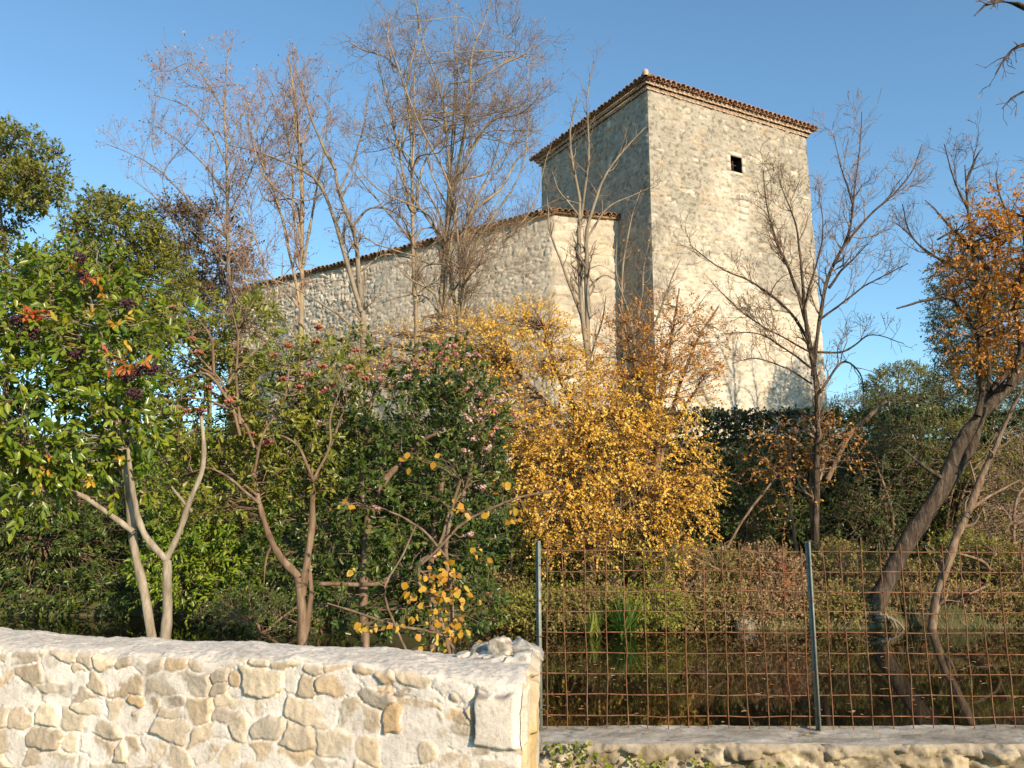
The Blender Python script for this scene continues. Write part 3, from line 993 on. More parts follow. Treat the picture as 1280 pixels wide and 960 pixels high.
topm = smooth((Z - (Hf - .010) - .022 * (fbm2(U * 9, Z * 0, 3, 98) - .5)) / .014) * (1 - cs)
h = h * (1 - topm) + (.014 + (fbm2(U * 20, Z * 20, 3, 99) - .5) * .01) * topm
col = col * (1 - topm[..., None]) + np.array([.74, .67, .55]) * topm[..., None]
edge = smooth(U / .022) * .75 + .25
edge = edge * (1 - .8 * smooth((zf - .985) / .015))
cw0, _ = capz(U[:, 0], U[:, 0] * 0)
zz = .05 + Z * ((cw0 - .05) / Hf)[:, None]
cwob = (fbm2(Z[:1] * 9, Z[:1] * 0 + 2, 4, 101) - .5) * .035 * np.exp(-U / .05)
uoff = U - cwob
PX = A_[0] + LD[0] * uoff + nfw[0] * h * edge
PY = A_[1] + LD[1] * uoff + nfw[1] * h * edge
mb = MB()
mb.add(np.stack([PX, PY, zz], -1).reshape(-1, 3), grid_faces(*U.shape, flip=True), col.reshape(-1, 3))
front_top = np.stack([PX[:, -1], PY[:, -1], zz[:, -1]], -1)
front_end = np.stack([PX[0], PY[0], zz[0]], -1)
# end face
U2, Z2, h2, col2, e2 = masonry(TH, Hf, .0065, .26, .21, 57, bulge=.022, joint=.015, mortar=.4, rnd_h=.01, palette=PAL_F, mcol=(.66, .57, .42), p=3)
oc = (smooth((fbm2(U2 * 5 + 2, Z2 * 3, 4, 105) - .42) / .16) * smooth((Hf - .12 - Z2) / .1))[..., None] * .8
col2 = col2 * (1 - oc) + np.array([.55, .38, .15]) * oc
gy_ = (smooth((Z2 - (Hf - .28)) / .12) * smooth((U2 - .18) / .12))[..., None] * .7
col2 = col2 * (1 - gy_) + np.array([.33, .31, .27]) * gy_ * (.7 + .6 * fbm2(U2 * 20, Z2 * 20, 3, 106))[..., None]
cwe, lm = capz(U2[:, 0] * 0, U2[:, 0])
z2 = .05 + Z2 * ((cwe - .05) / Hf)[:, None]
e2_ = smooth(U2 / .03) * smooth((TH - U2) / .03) * (1 - .8 * smooth((Z2 / Hf - .97) / .03))
bulk = .012 * np.sin(np.clip(U2 / TH, 0, 1) * math.pi) * (0.6 + .8 * fbm2(U2 * 4, Z2 * 4, 3, 107)) * smooth(U2 / .1)
wob0 = ((fbm2(Z2[:1] * 9, Z2[:1] * 0 + 2, 4, 101) - .5) * .035) * np.exp(-U2 / .12)
dsp = (h2 + bulk) * e2_ + wob0
EX = A_[0] + bd2[0] * U2 + ne[0] * dsp
EY = A_[1] + bd2[1] * U2 + ne[1] * dsp
EP = np.stack([EX, EY, z2], -1)
mb.add(EP.reshape(-1, 3), grid_faces(*U2.shape), col2.reshape(-1, 3))
# cap
uc, vc = U[:, 0], np.concatenate([np.linspace(0, TH, 90)])
UC, VC = np.meshgrid(uc, vc, indexing='ij')
zc_, lump = capz(UC, VC)
cn = fbm2(UC * 6, VC * 6, 4, 110)
cc = np.array([.70, .62, .51]) * (.70 + .5 * cn)[..., None]
sp_ = smooth((fbm2(UC * 60, VC * 60, 3, 111) - .62) / .08)[..., None] * .55
cc = cc * (1 - sp_) + np.array([.30, .26, .22]) * sp_
lg = (lump * smooth((fbm2(UC * 13, VC * 13, 4, 112) - .30) / .15))[..., None] * .85
cc = cc * (1 - lg) + np.array([.27, .25, .22]) * lg
bx = (smooth((VC / TH - .86) / .08) * .35)[..., None]
cc = cc * (1 - bx) + np.array([.40, .35, .28]) * bx
wB = (VC / TH)
offx = (front_top[:, 0] - A_[0] - LD[0] * uc)[:, None] * (1 - smooth(wB / .1))
offy = (front_top[:, 1] - A_[1] - LD[1] * uc)[:, None] * (1 - smooth(wB / .1))
eend = np.interp(vc, U2[:, 0], dsp[:, -1])[None] * np.exp(-UC / .03)
bw = (fbm2(uc * 5, uc * 0, 4, 113) - .5)[:, None] * .06 * wB
CX = A_[0] + LD[0] * UC + bd2[0] * (VC + bw) + offx + ne[0] * eend
CY = A_[1] + LD[1] * UC + bd2[1] * (VC + bw) + offy + ne[1] * eend
mb.add(np.stack([CX, CY, zc_], -1).reshape(-1, 3), grid_faces(*UC.shape, flip=True), cc.reshape(-1, 3))
# back
cb = np.stack([CX[:, -1], CY[:, -1], zc_[:, -1]], -1)
cb0 = cb.copy()
cb0[:, 2] = .0
n_ = len(cb)
mb.add(np.concatenate([cb, cb0]), np.stack([np.arange(n_ - 1), np.arange(1, n_), n_ + np.arange(1, n_), n_ + np.arange(n_ - 1)], -1), np.tile([.5, .44, .34], (2 * n_, 1)))
mb.build('masonry', M['wall'], fgw, smooth_shade=True)

def rock(name, c, size, seed, rot, cols, parent, mat, boxy=.6, rough=.22):
    rg_ = np.random.default_rng(seed)
    nt_, np_ = 34, 44
    th, ph = np.meshgrid(np.linspace(0.02, math.pi - .02, nt_), np.linspace(0, 2 * math.pi, np_, endpoint=False), indexing='ij')
    d = np.stack([np.sin(th) * np.cos(ph), np.sin(th) * np.sin(ph), np.cos(th)], -1).reshape(-1, 3)
    # a few random cutting planes make the faces of a broken stone
    r = np.full(len(d), 1.15)
    for k in range(11):
        nv = nrm(rg_.normal(size=3))
        r = np.minimum(r, rg_.uniform(.62, .95) / np.maximum(d @ nv, 1e-3))
    r = r * (1 + rough * (vnoise3(d * 2.3 + 20 + seed, seed) - .5) + rough * .6 * (vnoise3(d * 6 + 40, seed + 1) - .5) + rough * .35 * (vnoise3(d * 15 + 40, seed + 2) - .5))
    p = d * r[:, None] * np.array(size)
    cr, sr = math.cos(rot), math.sin(rot)
    p = np.stack([p[:, 0] * cr - p[:, 1] * sr, p[:, 0] * sr + p[:, 1] * cr, p[:, 2]], 1) + np.array(c)
    t = vnoise3(d * 3 + 60, seed + 3)[:, None] * .6 + vnoise3(d * 9 + 60, seed + 4)[:, None] * .4
    col = np.array(cols[0]) * (1 - smooth((t - .3) / .4)) + np.array(cols[1]) * smooth((t - .3) / .4)
    ii, jj = np.meshgrid(np.arange(nt_ - 1), np.arange(np_), indexing='ij')
    f = np.stack([ii * np_ + jj, (ii + 1) * np_ + jj, (ii + 1) * np_ + (jj + 1) % np_, ii * np_ + (jj + 1) % np_], -1).reshape(-1, 4)
    q = MB()
    q.add(p, f, col)
    return q.build(name, mat, parent, True)


ang_w = math.atan2(LD[1], LD[0])
for k, (uu_, vv_, dz_, size, cols) in enumerate((
        (.128, .72, .030, (.055, .050, .058), ((.26, .22, .17), (.62, .55, .45))),
        (.045, .90, .026, (.070, .095, .074), ((.24, .23, .21), (.46, .43, .37))),
        (.215, .86, .012, (.075, .050, .046), ((.20, .18, .15), (.50, .44, .35))),
        (.275, .80, .000, (.055, .045, .034), ((.40, .36, .29), (.60, .54, .44))),
        (.170, .55, .002, (.050, .035, .030), ((.16, .14, .11), (.48, .42, .34))),
        (.085, .50, .004, (.040, .035, .030), ((.30, .27, .22), (.56, .50, .41))))):
    cxy = A_[:2] + LD * uu_ + bd2 * TH * vv_
    rock('cap_stone', (cxy[0], cxy[1], TOPZ + dz_), size, 130 + k, ang_w + .3 * k, cols, fgw, M['wall'])

# ------------------------------------------------------------------ low kerb wall that carries the fence
LZ = W(1000, 909, 6.62)[2]
YF, YK = 6.12, 6.66
lw = thing('low_kerb_wall', 'low rough stone kerb wall with a flat cement top, under the mesh fence', 'wall', (3, 6.4, 0))
LX0, LX1 = .05, 9.5
U, Z, h, col, e = masonry(LX1 - LX0, LZ + .15, .014, .19, .12, 61, bulge=.055, joint=.022, mortar=.25, rnd_h=.03, palette=((.42, .34, .22), (.30, .24, .15), (.50, .42, .29)), mcol=(.22, .18, .12), jit=.4)
Hl = LZ + .15
tm = smooth((Z - (Hl - .05) - .05 * (fbm2(U * 3, U * 0, 3, 62) - .5)) / .03)
h = h * (1 - tm) + .012 * tm + (fbm2(U * 14, Z * 14, 4, 63) - .5) * .034 - .03 * smooth((fbm2(U * 7, Z * 9, 3, 163) - .62) / .05)
col = col * (1 - tm[..., None]) + np.array([.34, .29, .22]) * tm[..., None]
crk = np.exp(-((U - 2.05 - .03 * fbm2(U * 0, Z * 20, 2, 64)) / .010) ** 2)
h = h - .03 * crk
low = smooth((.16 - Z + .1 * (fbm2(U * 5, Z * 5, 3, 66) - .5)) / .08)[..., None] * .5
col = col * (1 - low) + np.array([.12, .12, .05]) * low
topw = (fbm2(U * 1.3, U * 0, 3, 65) - .5) * .03
mb = MB()
zt = -.15 + Z + topw * (Z / Hl)
P = np.stack([LX0 + U, YF - h, zt], -1)
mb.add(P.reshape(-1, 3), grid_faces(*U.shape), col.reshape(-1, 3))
vt_ = np.linspace(0, YK - YF, 36)
UT, VT = np.meshgrid(U[:, 0], vt_, indexing='ij')
tz_ = LZ + topw[:, :1] + (fbm2(UT * 9, VT * 9, 4, 67) - .5) * .022 * smooth(VT / .05) - 0.01 * (1 - smooth(VT / .05)) * 0
ct = np.array([.38, .335, .265]) * (.45 + 1.1 * fbm2(UT * 4, VT * 8, 5, 68))[..., None]  # dappled leaf shade painted into the cement tone as dark and pale streaks
pl = smooth((fbm2(UT * 2.5, VT * 6, 4, 69) - .52) / .1)[..., None] * .6
ct = ct * (1 - pl) + np.array([.52, .48, .41]) * pl
TP = np.stack([LX0 + UT, YF + VT, tz_], -1)
TP[:, 0] = P[:, -1]
mb.add(TP.reshape(-1, 3), grid_faces(*UT.shape), ct.reshape(-1, 3))
mb.add([[LX0, YK, LZ], [LX1, YK, LZ], [LX1, YK, -1], [LX0, YK, -1]], [[0, 3, 2, 1]], np.tile([.2, .17, .12], (4, 1)))
mb.add([[LX0, YF, -.15], [LX0, YK, -.15], [LX0, YK, LZ], [LX0, YF, LZ]], [[0, 3, 2, 1]], np.tile([.35, .3, .22], (4, 1)))
mb.build('masonry', M['low_wall'], lw, smooth_shade=True)

# ------------------------------------------------------------------ rusty mesh fence
YFEN = 6.56
rngf = np.random.default_rng(8)


def post(px_top, py_top, px_bot, label):
    t, b_ = W(px_top, py_top, YFEN), W(px_bot, 907, YFEN)
    b_[2] = LZ - .02
    o = thing('fence_post', label, 'fence post', b_, 'steel posts of the mesh fence')
    q = MB()
    ax = nrm(t - b_)
    sx = np.array([1., 0, 0])
    c = (t + b_) / 2
    hl = np.linalg.norm(t - b_) / 2
    # a tee section: flange and web
    q.box(c, sx * .0195, np.array([0, .004, 0]), ax * hl)
    q.box(c + np.array([0, -.0215, 0]), sx * .0035, np.array([0, .0172, 0]), ax * hl)
    q.build('shaft', M['steel'], o)
    for k in range(5):
        w = MB()
        f = (k + .6) / 5.3
        p = b_ + (t - b_) * f
        th = np.linspace(0, 2 * math.pi, 9)
        ring = np.stack([p[0] + .034 * np.cos(th), p[1] + .012 - .028 * np.sin(th) - .01, p[2] + .004 * th], 1)
        tubes(w, ring[None], np.full((1, 9), .0035), 4)
        w.build('tie_wire', M['rust'], o)


post(672.5, 676, 675, 'grey steel fence post rising just behind the end of the rubble stone wall')
post(1009.5, 677, 1023, 'leaning grey steel fence post in the middle of the kerb wall')


def panel(px0, px1, first_top, vy0, label, base_px, slope, dx):
    """Welded mesh: rods every 15 cm; vertical rods stick out above the top one."""
    o = thing('mesh_panel', label, 'fence panel', [*W(base_px, 905, YFEN)[:2], LZ], 'rusty mesh panels of the fence')
    q = MB()
    x0, x1 = W(px0, 690, YFEN)[0], W(px1, 690, YFEN)[0]
    zt_ = W(900, first_top, YFEN)[2]
    k = 10
    for i in range(10):
        z = zt_ - i * .1475
        xs = np.linspace(x0 - .02, x1 + .02, k)
        p = np.stack([xs, np.full(k, YFEN + .012) + rngf.normal(0, .003, k), z + slope * (xs - x0) + rngf.normal(0, .0035, k)], 1)
        tubes(q, p[None], np.full((1, k), .0043), 5)
    x = x0 + dx
    while x < x1:
        top = zt_ + .055 + rngf.uniform(-.035, .06)
        zs = np.linspace(LZ - .03, top, 8)
        p = np.stack([x + rngf.normal(0, .004, 8) + rngf.normal(0, .012) * np.linspace(0, 1, 8), np.full(8, YFEN + .002), zs + slope * (x - x0)], 1)
        tubes(q, p[None], np.full((1, 8), .0042), 5)
        x += .1475
    q.build('mesh', M['rust'], o)


panel(679, 1006, 688.5, 0, 'rusty welded mesh panel between the two steel posts', 840, -.004, .02)
panel(1018, 1420, 689.5, 0, 'rusty welded mesh panel to the right of the leaning post', 1180, -.006, .06)


# ------------------------------------------------------------------ bare trees
def bare_tree(name, label, base_px, y, stems, seed, trunk_m, twig_m, dens=(1.6, 3.2, 4.0), lens=(1.7, .8, .42), trop=(.16, .1, .05), withered=None, wl=.06, wdens=.25, group='bare winter trees', base=None, ang=(22, 52), rmaxs=(.05, .016, .007), rend=.0042, wig=.23, t0=.2, spread_y=.5, thin=.82, fans=()):
    rng = np.random.default_rng(seed)
    P, R = px_stems(stems, 22, .25, rng)
    R = R * thin
    if fans:
        FP, FR = [], []
        for (cx, cz, rx, rz, cnt, flo, fhi) in fans:
            for _ in range(cnt):
                i = rng.integers(0, min(len(P), 8))
                f = int(P.shape[1] * rng.uniform(flo, fhi))
                p0 = P[i, f]
                a_ = rng.uniform(0, 2 * math.pi)
                q_ = math.sqrt(rng.uniform(.25, 1))
                p3 = W(cx + rx * q_ * math.cos(a_), cz + rz * q_ * math.sin(a_), y + rng.normal(0, 1.3))
                if p3[2] < p0[2] + .2:
                    p3[2] = p0[2] + rng.uniform(.2, 1.2)
                t_ = nrm(P[i, min(f + 2, P.shape[1] - 1)] - P[i, max(f - 2, 0)])
                ln_ = np.linalg.norm(p3 - p0)
                p1 = p0 + (t_ * .5 + nrm(p3 - p0) * .5) * ln_ * .35
                p2 = p0 + (p3 - p0) * .7 + np.array([rng.normal(0, .2), rng.normal(0, .2), -.06 * ln_])
                FP.append(resample([p0, p1, p2, p3], P.shape[1]))
                r0_ = min(R[i, f] * .65, .045)
                FR.append(np.linspace(r0_, .007, P.shape[1]))
        P, R = np.concatenate([P, FP]), np.concatenate([R, FR])
    # lean each stem a little towards or away from the viewer with height, so the crown has depth
    for i in range(1, len(P)):
        t = np.linspace(0, 1, P.shape[1])
        s = rng.uniform(-1, 1) * spread_y
        c = np.array([0, 0, ZC])
        f = 1 + s * t ** 1.3 / y
        P[i] = c + (P[i] - c) * f[:, None]
    b = plant_base(base_px, y) if base is None else base
    o = thing(name, label, 'tree', b, group)
    tm = MB()
    tubes(tm, P, R, 8)
    tm.build('trunk', M[trunk_m], o, True)
    tw = MB()
    a, ar = grow(P, R, rng, dens[0], lens[0], ang, trop[0], wig, 8, .55, rend, t0, rmaxs[0])
    tubes(tw, a, ar, 5)
    b1, br_ = grow(a, ar, rng, dens[1], lens[1], ang, trop[1], wig, 6, .6, rend, .15, rmaxs[1])
    b2, br2 = grow(P[:, 6:], R[:, 6:], rng, dens[1] * .5, lens[1], ang, trop[1], wig, 6, .4, rend, .3, rmaxs[1])
    b1, br_ = np.concatenate([b1, b2]), np.concatenate([br_, br2])
    tubes(tw, b1, br_, 4)
    c1, cr = grow(b1, br_, rng, dens[2], lens[2], ang, trop[2], wig, 4, .65, rend * .8, .1, rmaxs[2])
    tubes(tw, c1, cr, 3)
    tw.build('crown', M[twig_m], o, True)
    if withered:
        lv = MB()
        tips = np.concatenate([c1[:, -1], c1[:, 2], b1[:, -1]])
        sel = tips[rng.random(len(tips)) < wdens]
        n = len(sel)
        D = nrm(rng.normal(size=(n, 3)) + np.array([0, 0, -.8]))
        leaves(lv, sel, D, nrm(rng.normal(size=(n, 3))), wl * rng.uniform(.6, 1.3, n), wl * .5 * rng.uniform(.6, 1.3, n), rng.random(n), rng, .3, False)
        lv.build('withered_leaf_clusters', M[withered], o)
        o.children[-1]['kind'] = 'stuff'
    return o, P, R, c1


S = lambda y, w0, w1, *pts: [(px, py, y, w0 + (w1 - w0) * i / (len(pts) - 1)) for i, (px, py) in enumerate(pts)]

bare_tree('bare_tree', 'slender bare tree with reddish seed remains, leftmost of the leafless trees', 290, 27,
          [S(27, 10, 2, (291, 600), (290, 460), (287, 380), (284, 300), (283, 200), (280, 130), (287, 60)),
           S(27, 4, 1.2, (283, 205), (262, 165), (232, 135), (192, 118)), S(27, 4, 1.2, (284, 245), (255, 205), (220, 175), (185, 152)),
           S(27, 4, 1.2, (285, 300), (240, 255), (195, 212), (130, 180)), S(27, 4, 1.2, (286, 335), (245, 290), (205, 255), (165, 225)),
           S(27, 3, 1.0, (280, 140), (262, 105), (245, 80), (232, 52)), S(27, 3, 1, (283, 190), (300, 150), (318, 120), (330, 95)),
           S(27, 3, 1, (285, 270), (305, 235), (322, 190), (330, 160)), S(27, 3, 1, (286, 310), (268, 250), (262, 200), (268, 150))],
          101, 'bark_grey', 'twig_pink', (2.6, 4.8, 6.0), (1.3, .8, .42), (.12, .08, .04), 'seed', .10, .30, fans=((235, 160, 70, 90, 6, .45, .8),), thin=.66)

bare_tree('bare_tree', 'upright bare tree with pale ochre trunk standing before the left end of the wing', 377, 26.5,
          [S(26.5, 13, 2.5, (377, 600), (377, 480), (378, 420), (379, 320), (380, 240), (375, 170), (368, 110), (362, 70)),
           S(26.5, 6, 1.4, (378, 400), (364, 320), (352, 262), (330, 205), (305, 140)), S(26.5, 6, 1.4, (379, 330), (392, 260), (404, 190), (412, 110)),
           S(26.5, 5, 1.2, (378, 350), (366, 270), (362, 200), (345, 130), (322, 85)), S(26.5, 4, 1.2, (380, 270), (372, 200), (388, 140), (392, 90)),
           S(26.5, 4, 1.2, (378, 390), (340, 345), (312, 300), (296, 250)), S(26.5, 4, 1.2, (378, 440), (355, 400), (330, 380), (300, 355)),
           S(26.5, 4, 1.2, (378, 420), (348, 430), (322, 420), (290, 380))],
          102, 'bark_lichen', 'twig_pink', (2.2, 4.6, 6.0), (1.3, .8, .42), (.15, .1, .05), 'seed', .09, .30, fans=((352, 170, 66, 115, 22, .35, .8), (330, 300, 50, 60, 8, .3, .5)), thin=.66)

bare_tree('bare_tree', 'crooked bare tree forking into two bent dark stems beside the ochre one', 452, 25.5,
          [S(25.5, 11, 4, (455, 600), (452, 470), (452, 400), (448, 350), (443, 294), (424, 240), (419, 212)),
           S(25.5, 5, 1.2, (419, 212), (399, 172), (384, 125), (366, 78)), S(25.5, 8, 1.5, (452, 390), (430, 320), (422, 290), (400, 231), (372, 210), (331, 193), (287, 182)),
           S(25.5, 4, 1.2, (440, 285), (462, 262), (490, 265), (520, 285)), S(25.5, 4, 1.2, (448, 340), (480, 320), (510, 322), (540, 330)),
           S(25.5, 3.5, 1.2, (424, 240), (440, 200), (452, 160), (460, 120)), S(25.5, 4, 1.2, (452, 420), (425, 395), (385, 370), (345, 352), (310, 352)),
           S(25.5, 3, 1.1, (405, 240), (380, 250), (340, 235))],
          103, 'bark_grey', 'twig', (2.4, 4.6, 5.0), (1.3, .75, .38), (.1, .06, .03), 'seed', .08, .16)

bare_tree('bare_tree', 'largest bare tree, several lichened stems fanning up in front of the wing', 552, 25,
          [S(25, 17, 4, (548, 600), (549, 480), (552, 400), (560, 294), (570, 225), (583, 160), (587, 100)),
           S(25, 5, 1.3, (585, 140), (592, 70), (606, 30), (618, -10)), S(25, 10, 1.5, (524, 600), (521, 430), (517, 294), (515, 187), (506, 112), (490, 75), (459, 66), (430, 50)),
           S(25, 6, 1.3, (516, 270), (505, 231), (492, 150), (482, 110), (470, 78)), S(25, 7, 1.4, (560, 300), (560, 205), (550, 125), (540, 90), (528, 53), (520, 5)),
           S(25, 6, 1.4, (568, 235), (590, 185), (612, 152), (636, 138), (670, 122)), S(25, 12, 1.5, (577, 600), (575, 420), (580, 300), (594, 258), (620, 244), (648, 196), (676, 172)),
           S(25, 5, 1.3, (585, 110), (612, 92), (645, 74), (684, 48)), S(25, 6, 1.4, (556, 380), (590, 330), (630, 296), (680, 262)),
           S(25, 5, 1.3, (520, 310), (492, 270), (462, 235), (432, 200)), S(25, 5, 1.3, (548, 400), (590, 360), (640, 330), (672, 290)),
           S(25, 4, 1.2, (519, 320), (480, 310), (450, 290), (425, 255)), S(25, 4, 1.2, (515, 200), (495, 180), (470, 172), (430, 165)),
           S(25, 4, 1.2, (506, 120), (515, 70), (522, 30), (518, -10)), S(25, 4, 1.2, (492, 90), (484, 50), (488, 10)),
           S(25, 4, 1.2, (575, 225), (610, 215), (640, 180), (660, 165)), S(25, 4, 1.2, (560, 260), (540, 215), (535, 160), (550, 90)),
           S(25, 4, 1.2, (554, 400), (530, 370), (500, 372), (462, 385)), S(25, 4, 1.2, (587, 130), (570, 80), (568, 30), (575, -10))],
          104, 'bark_lichen', 'twig', (2.4, 5.0, 6.0), (1.3, .8, .42), (.14, .08, .04), 'seed', .07, .14, fans=((555, 150, 150, 150, 38, .28, .62), (520, 280, 115, 70, 16, .3, .6), (630, 250, 65, 70, 12, .35, .6)), thin=.56)

bare_tree('bare_tree', 'thin pale sapling with two grey stems in front of the shaded tower corner', 738, 25,
          [S(25, 9, 2, (742, 600), (738, 470), (727, 380), (724, 298), (724, 250), (716, 210), (712, 165), (722, 120)),
           S(25, 8, 1.4, (736, 460), (733, 330), (732, 287), (743, 247), (754, 220), (775, 190), (806, 158)), S(25, 5, 1.2, (728, 400), (712, 350), (695, 307), (687, 282), (684, 243)),
           S(25, 4, 1, (724, 290), (735, 200), (732, 130), (742, 75)), S(25, 3.5, 1, (733, 300), (757, 262), (785, 248), (812, 235)), S(25, 3.5, 1, (735, 360), (755, 345), (775, 355)),
           S(25, 3.5, 1, (724, 270), (700, 240), (690, 215)), S(25, 3.5, 1, (737, 450), (752, 400), (757, 370)), S(25, 3, 1, (724, 255), (700, 250), (672, 262))],
          105, 'bark_grey', 'twig', (2.6, 4.2, 4.2), (1.2, .65, .34), (.16, .1, .05), None)

bare_tree('sapling', 'twiggy multi-stemmed sapling against the dark strip of tower wall', 790, 24,
          [S(24, 6, 1.2, (785, 590), (784, 470), (777, 390), (778, 330), (790, 270), (802, 235)), S(24, 5, 1.2, (792, 590), (795, 470), (788, 400), (772, 350), (770, 300)),
           S(24, 4, 1, (790, 470), (815, 410), (835, 360), (850, 325)), S(24, 4, 1, (788, 440), (800, 380), (806, 330), (815, 290)), S(24, 4, 1, (788, 500), (825, 440), (860, 400), (885, 365))],
          106, 'bark_grey', 'twig', (3.0, 4.0, 4.0), (1.0, .55, .3), (.16, .1, .05), 'rusty', .06, .25)

tE, PE, RE, cE = bare_tree('bare_tree', 'dark bare tree spreading its fan of branches over the right edge of the tower', 1018, 18.6,
          [S(18.6, 15, 8, (1020, 735), (1017, 640), (1018, 520), (1015, 455), (1008, 410), (1005, 385)),
           S(18.6, 8, 1.4, (1008, 405), (990, 340), (972, 300), (962, 262), (955, 210)), S(18.6, 7, 1.3, (1010, 425), (985, 385), (940, 350), (900, 330), (862, 305)),
           S(18.6, 7, 1.3, (1005, 390), (1000, 320), (992, 270), (975, 220)), S(18.6, 9, 1.3, (1016, 470), (1022, 420), (1035, 350), (1058, 300), (1066, 255), (1072, 205), (1078, 140)),
           S(18.6, 5, 1.2, (1050, 315), (1080, 272), (1115, 240), (1140, 212), (1152, 180)), S(18.6, 5, 1.2, (1024, 400), (1060, 375), (1098, 348), (1135, 330)),
           S(18.6, 5, 1.2, (1022, 440), (1055, 440), (1090, 420), (1130, 430)), S(18.6, 5, 1.2, (1014, 460), (985, 440), (950, 420), (900, 418)), S(18.6, 4, 1.2, (1015, 480), (985, 462), (945, 450), (915, 455)),
           S(18.6, 4, 1.2, (1066, 255), (1050, 210), (1042, 170)), S(18.6, 4, 1.2, (1012, 440), (960, 410), (915, 375), (890, 350)), S(18.6, 6, 1.2, (1036, 360), (1052, 340), (1072, 320), (1090, 300)),
           S(18.6, 5, 1.2, (1005, 385), (1020, 330), (1028, 290), (1022, 240)), S(18.6, 6, 1.2, (1019, 500), (1050, 455), (1075, 470), (1078, 510))],
          107, 'bark_dark', 'twig', (4.2, 7.0, 6.5), (1.15, .6, .32), (.14, .09, .04), 'rusty', .055, .20, spread_y=.8, thin=.62)

bare_tree('bare_tree', 'tall thin bare tree with purplish twigs above the orange-leaved leaning tree', 1235, 24,
          [S(24, 9, 2, (1240, 620), (1238, 480), (1225, 380), (1214, 310), (1208, 250), (1206, 205)), S(24, 5, 1.2, (1222, 370), (1190, 330), (1160, 315), (1120, 280)),
           S(24, 4, 1.1, (1210, 262), (1195, 230), (1180, 180)), S(24, 4, 1.1, (1208, 225), (1222, 195), (1228, 185)), S(24, 5, 1.2, (1226, 390), (1200, 300), (1172, 265), (1155, 250)),
           S(24, 5, 1.2, (1230, 400), (1262, 300), (1250, 240), (1246, 215)), S(24, 4, 1.2, (1236, 420), (1290, 330), (1300, 260), (1310, 210)), S(24, 4, 1.1, (1182, 330), (1142, 300), (1128, 255)),
           S(24, 4, 1.1, (1256, 280), (1240, 262), (1215, 268))],
          108, 'bark_dark', 'twig_dark', (3.2, 5.2, 6), (1.3, .75, .38), (.12, .1, .05), 'seed', .07, .22)

# the branch that reaches in at the top right belongs to a tree standing outside the frame
bare_tree('bare_tree', 'tree at the right edge of the picture, only its drooping branch tips reaching in', 1460, 13,
          [S(13, 40, 16, (1460, 860), (1450, 600), (1440, 300), (1425, 100)), S(13, 14, 1.8, (1440, 320), (1370, 120), (1300, 30), (1258, 6), (1232, 8), (1216, 22)), S(13, 12, 1.8, (1428, 150), (1350, 40), (1300, 55), (1268, 62), (1246, 92)),
           S(13, 9, 1.6, (1445, 400), (1370, 160), (1310, 122), (1276, 120), (1254, 138)), S(13, 9, 1.6, (1425, 100), (1360, -20), (1300, -40), (1240, 0))],
          109, 'bark_dark', 'twig_dark', (4.0, 6.0, 5.0), (.55, .3, .16), (-.05, -.05, -.05), 'rusty', .06, .30, t0=.5)


# ------------------------------------------------------------------ leafy plants
def leafy(name, label, cat, base_px, y, blobs, seed, leaf, n, tl, m, ln, wd, stems=None, bark='bark_brown', twig='twig', shell=.55, gap=.42, gfreq=1.6, up=.3, droop=.2, out=.7, frac=.12, full=True, group=None, nup=.5, crown='crown', lr=(.014, .004), base=None, part='trunk', cvar=.5, rad=.9, spread=.5, stem_k=18, tmin=.45):
    rng = np.random.default_rng(seed)
    b = plant_base(base_px, y) if base is None else np.array(base)
    o = thing(name, label, cat, b, group)
    C, D = blob_points(blobs, n, rng, shell, gap, gfreq, seed)
    lm, tm, sm = MB(), MB(), MB()
    if stems:
        P, R = px_stems(stems, stem_k, .22, rng)
        tubes(sm, P, R, 8)
    else:
        c = C.mean(0)
        top = c + np.array([0, 0, (C[:, 2].max() - c[2]) * .5])
        q = rng.integers(3, 5)
        P = np.array([resample([b + [rng.normal(0, .12), rng.normal(0, .1), -.1], (b * .45 + top * .55) + rng.normal(0, .25, 3), top + rng.normal(0, .5, 3)], stem_k) for _ in range(q)])
        R = np.broadcast_to(np.linspace(.05, .015, stem_k), P.shape[:2])
        tubes(sm, P, R, 6)
    limbs(sm, P, C, rng, frac, *lr, tmin=tmin)
    sprays(lm, tm, C, D, rng, tl, m, ln, wd, up, droop, out, rad, .25, full, .003, cvar, nup, None, spread)
    sm.build(part, M[bark], o, True)
    if tm.V:
        tm.build('twigs', M[twig], o)
        o.children[-1]['kind'] = 'stuff'
    lm.build(crown, M[leaf], o)
    return o, C, D, P


def extra_sprays(o, name, mat, C, D, seed, tl, m, ln, wd, **kw):
    lm = MB()
    sprays(lm, None, C, D, np.random.default_rng(seed), tl, m, ln, wd, **kw)
    return lm.build(name, M[mat], o)


# far trees behind
leafy('evergreen_oak', 'dense olive green tree crown rising highest at the left edge of the picture', 'tree', -10, 24, [(18, 205, 24, 56, 46, 1.6), (-40, 225, 24, 80, 76, 2), (42, 236, 23.5, 34, 24, 1), (-30, 345, 24, 60, 50, 1.6, .7), (12, 318, 24, 30, 22, 1.0, .5)], 201, 'oak', 2000, .38, 11, .14, .07, gap=.42, full=False, group='evergreen trees behind the shrubs', frac=.05)
leafy('evergreen_oak', 'broad rounded green tree left of the bare trees, behind the glossy shrub', 'tree', 140, 23, [(145, 302, 23, 62, 48, 1.6), (92, 350, 23, 56, 48, 1.5), (190, 350, 23.4, 46, 52, 1.4), (130, 400, 23, 100, 50, 1.6), (40, 390, 23, 56, 46, 1.4), (128, 268, 23, 34, 22, .8)], 202, 'oak', 3000, .36, 11, .14, .065, gap=.38, full=False, group='evergreen trees behind the shrubs', frac=.05)
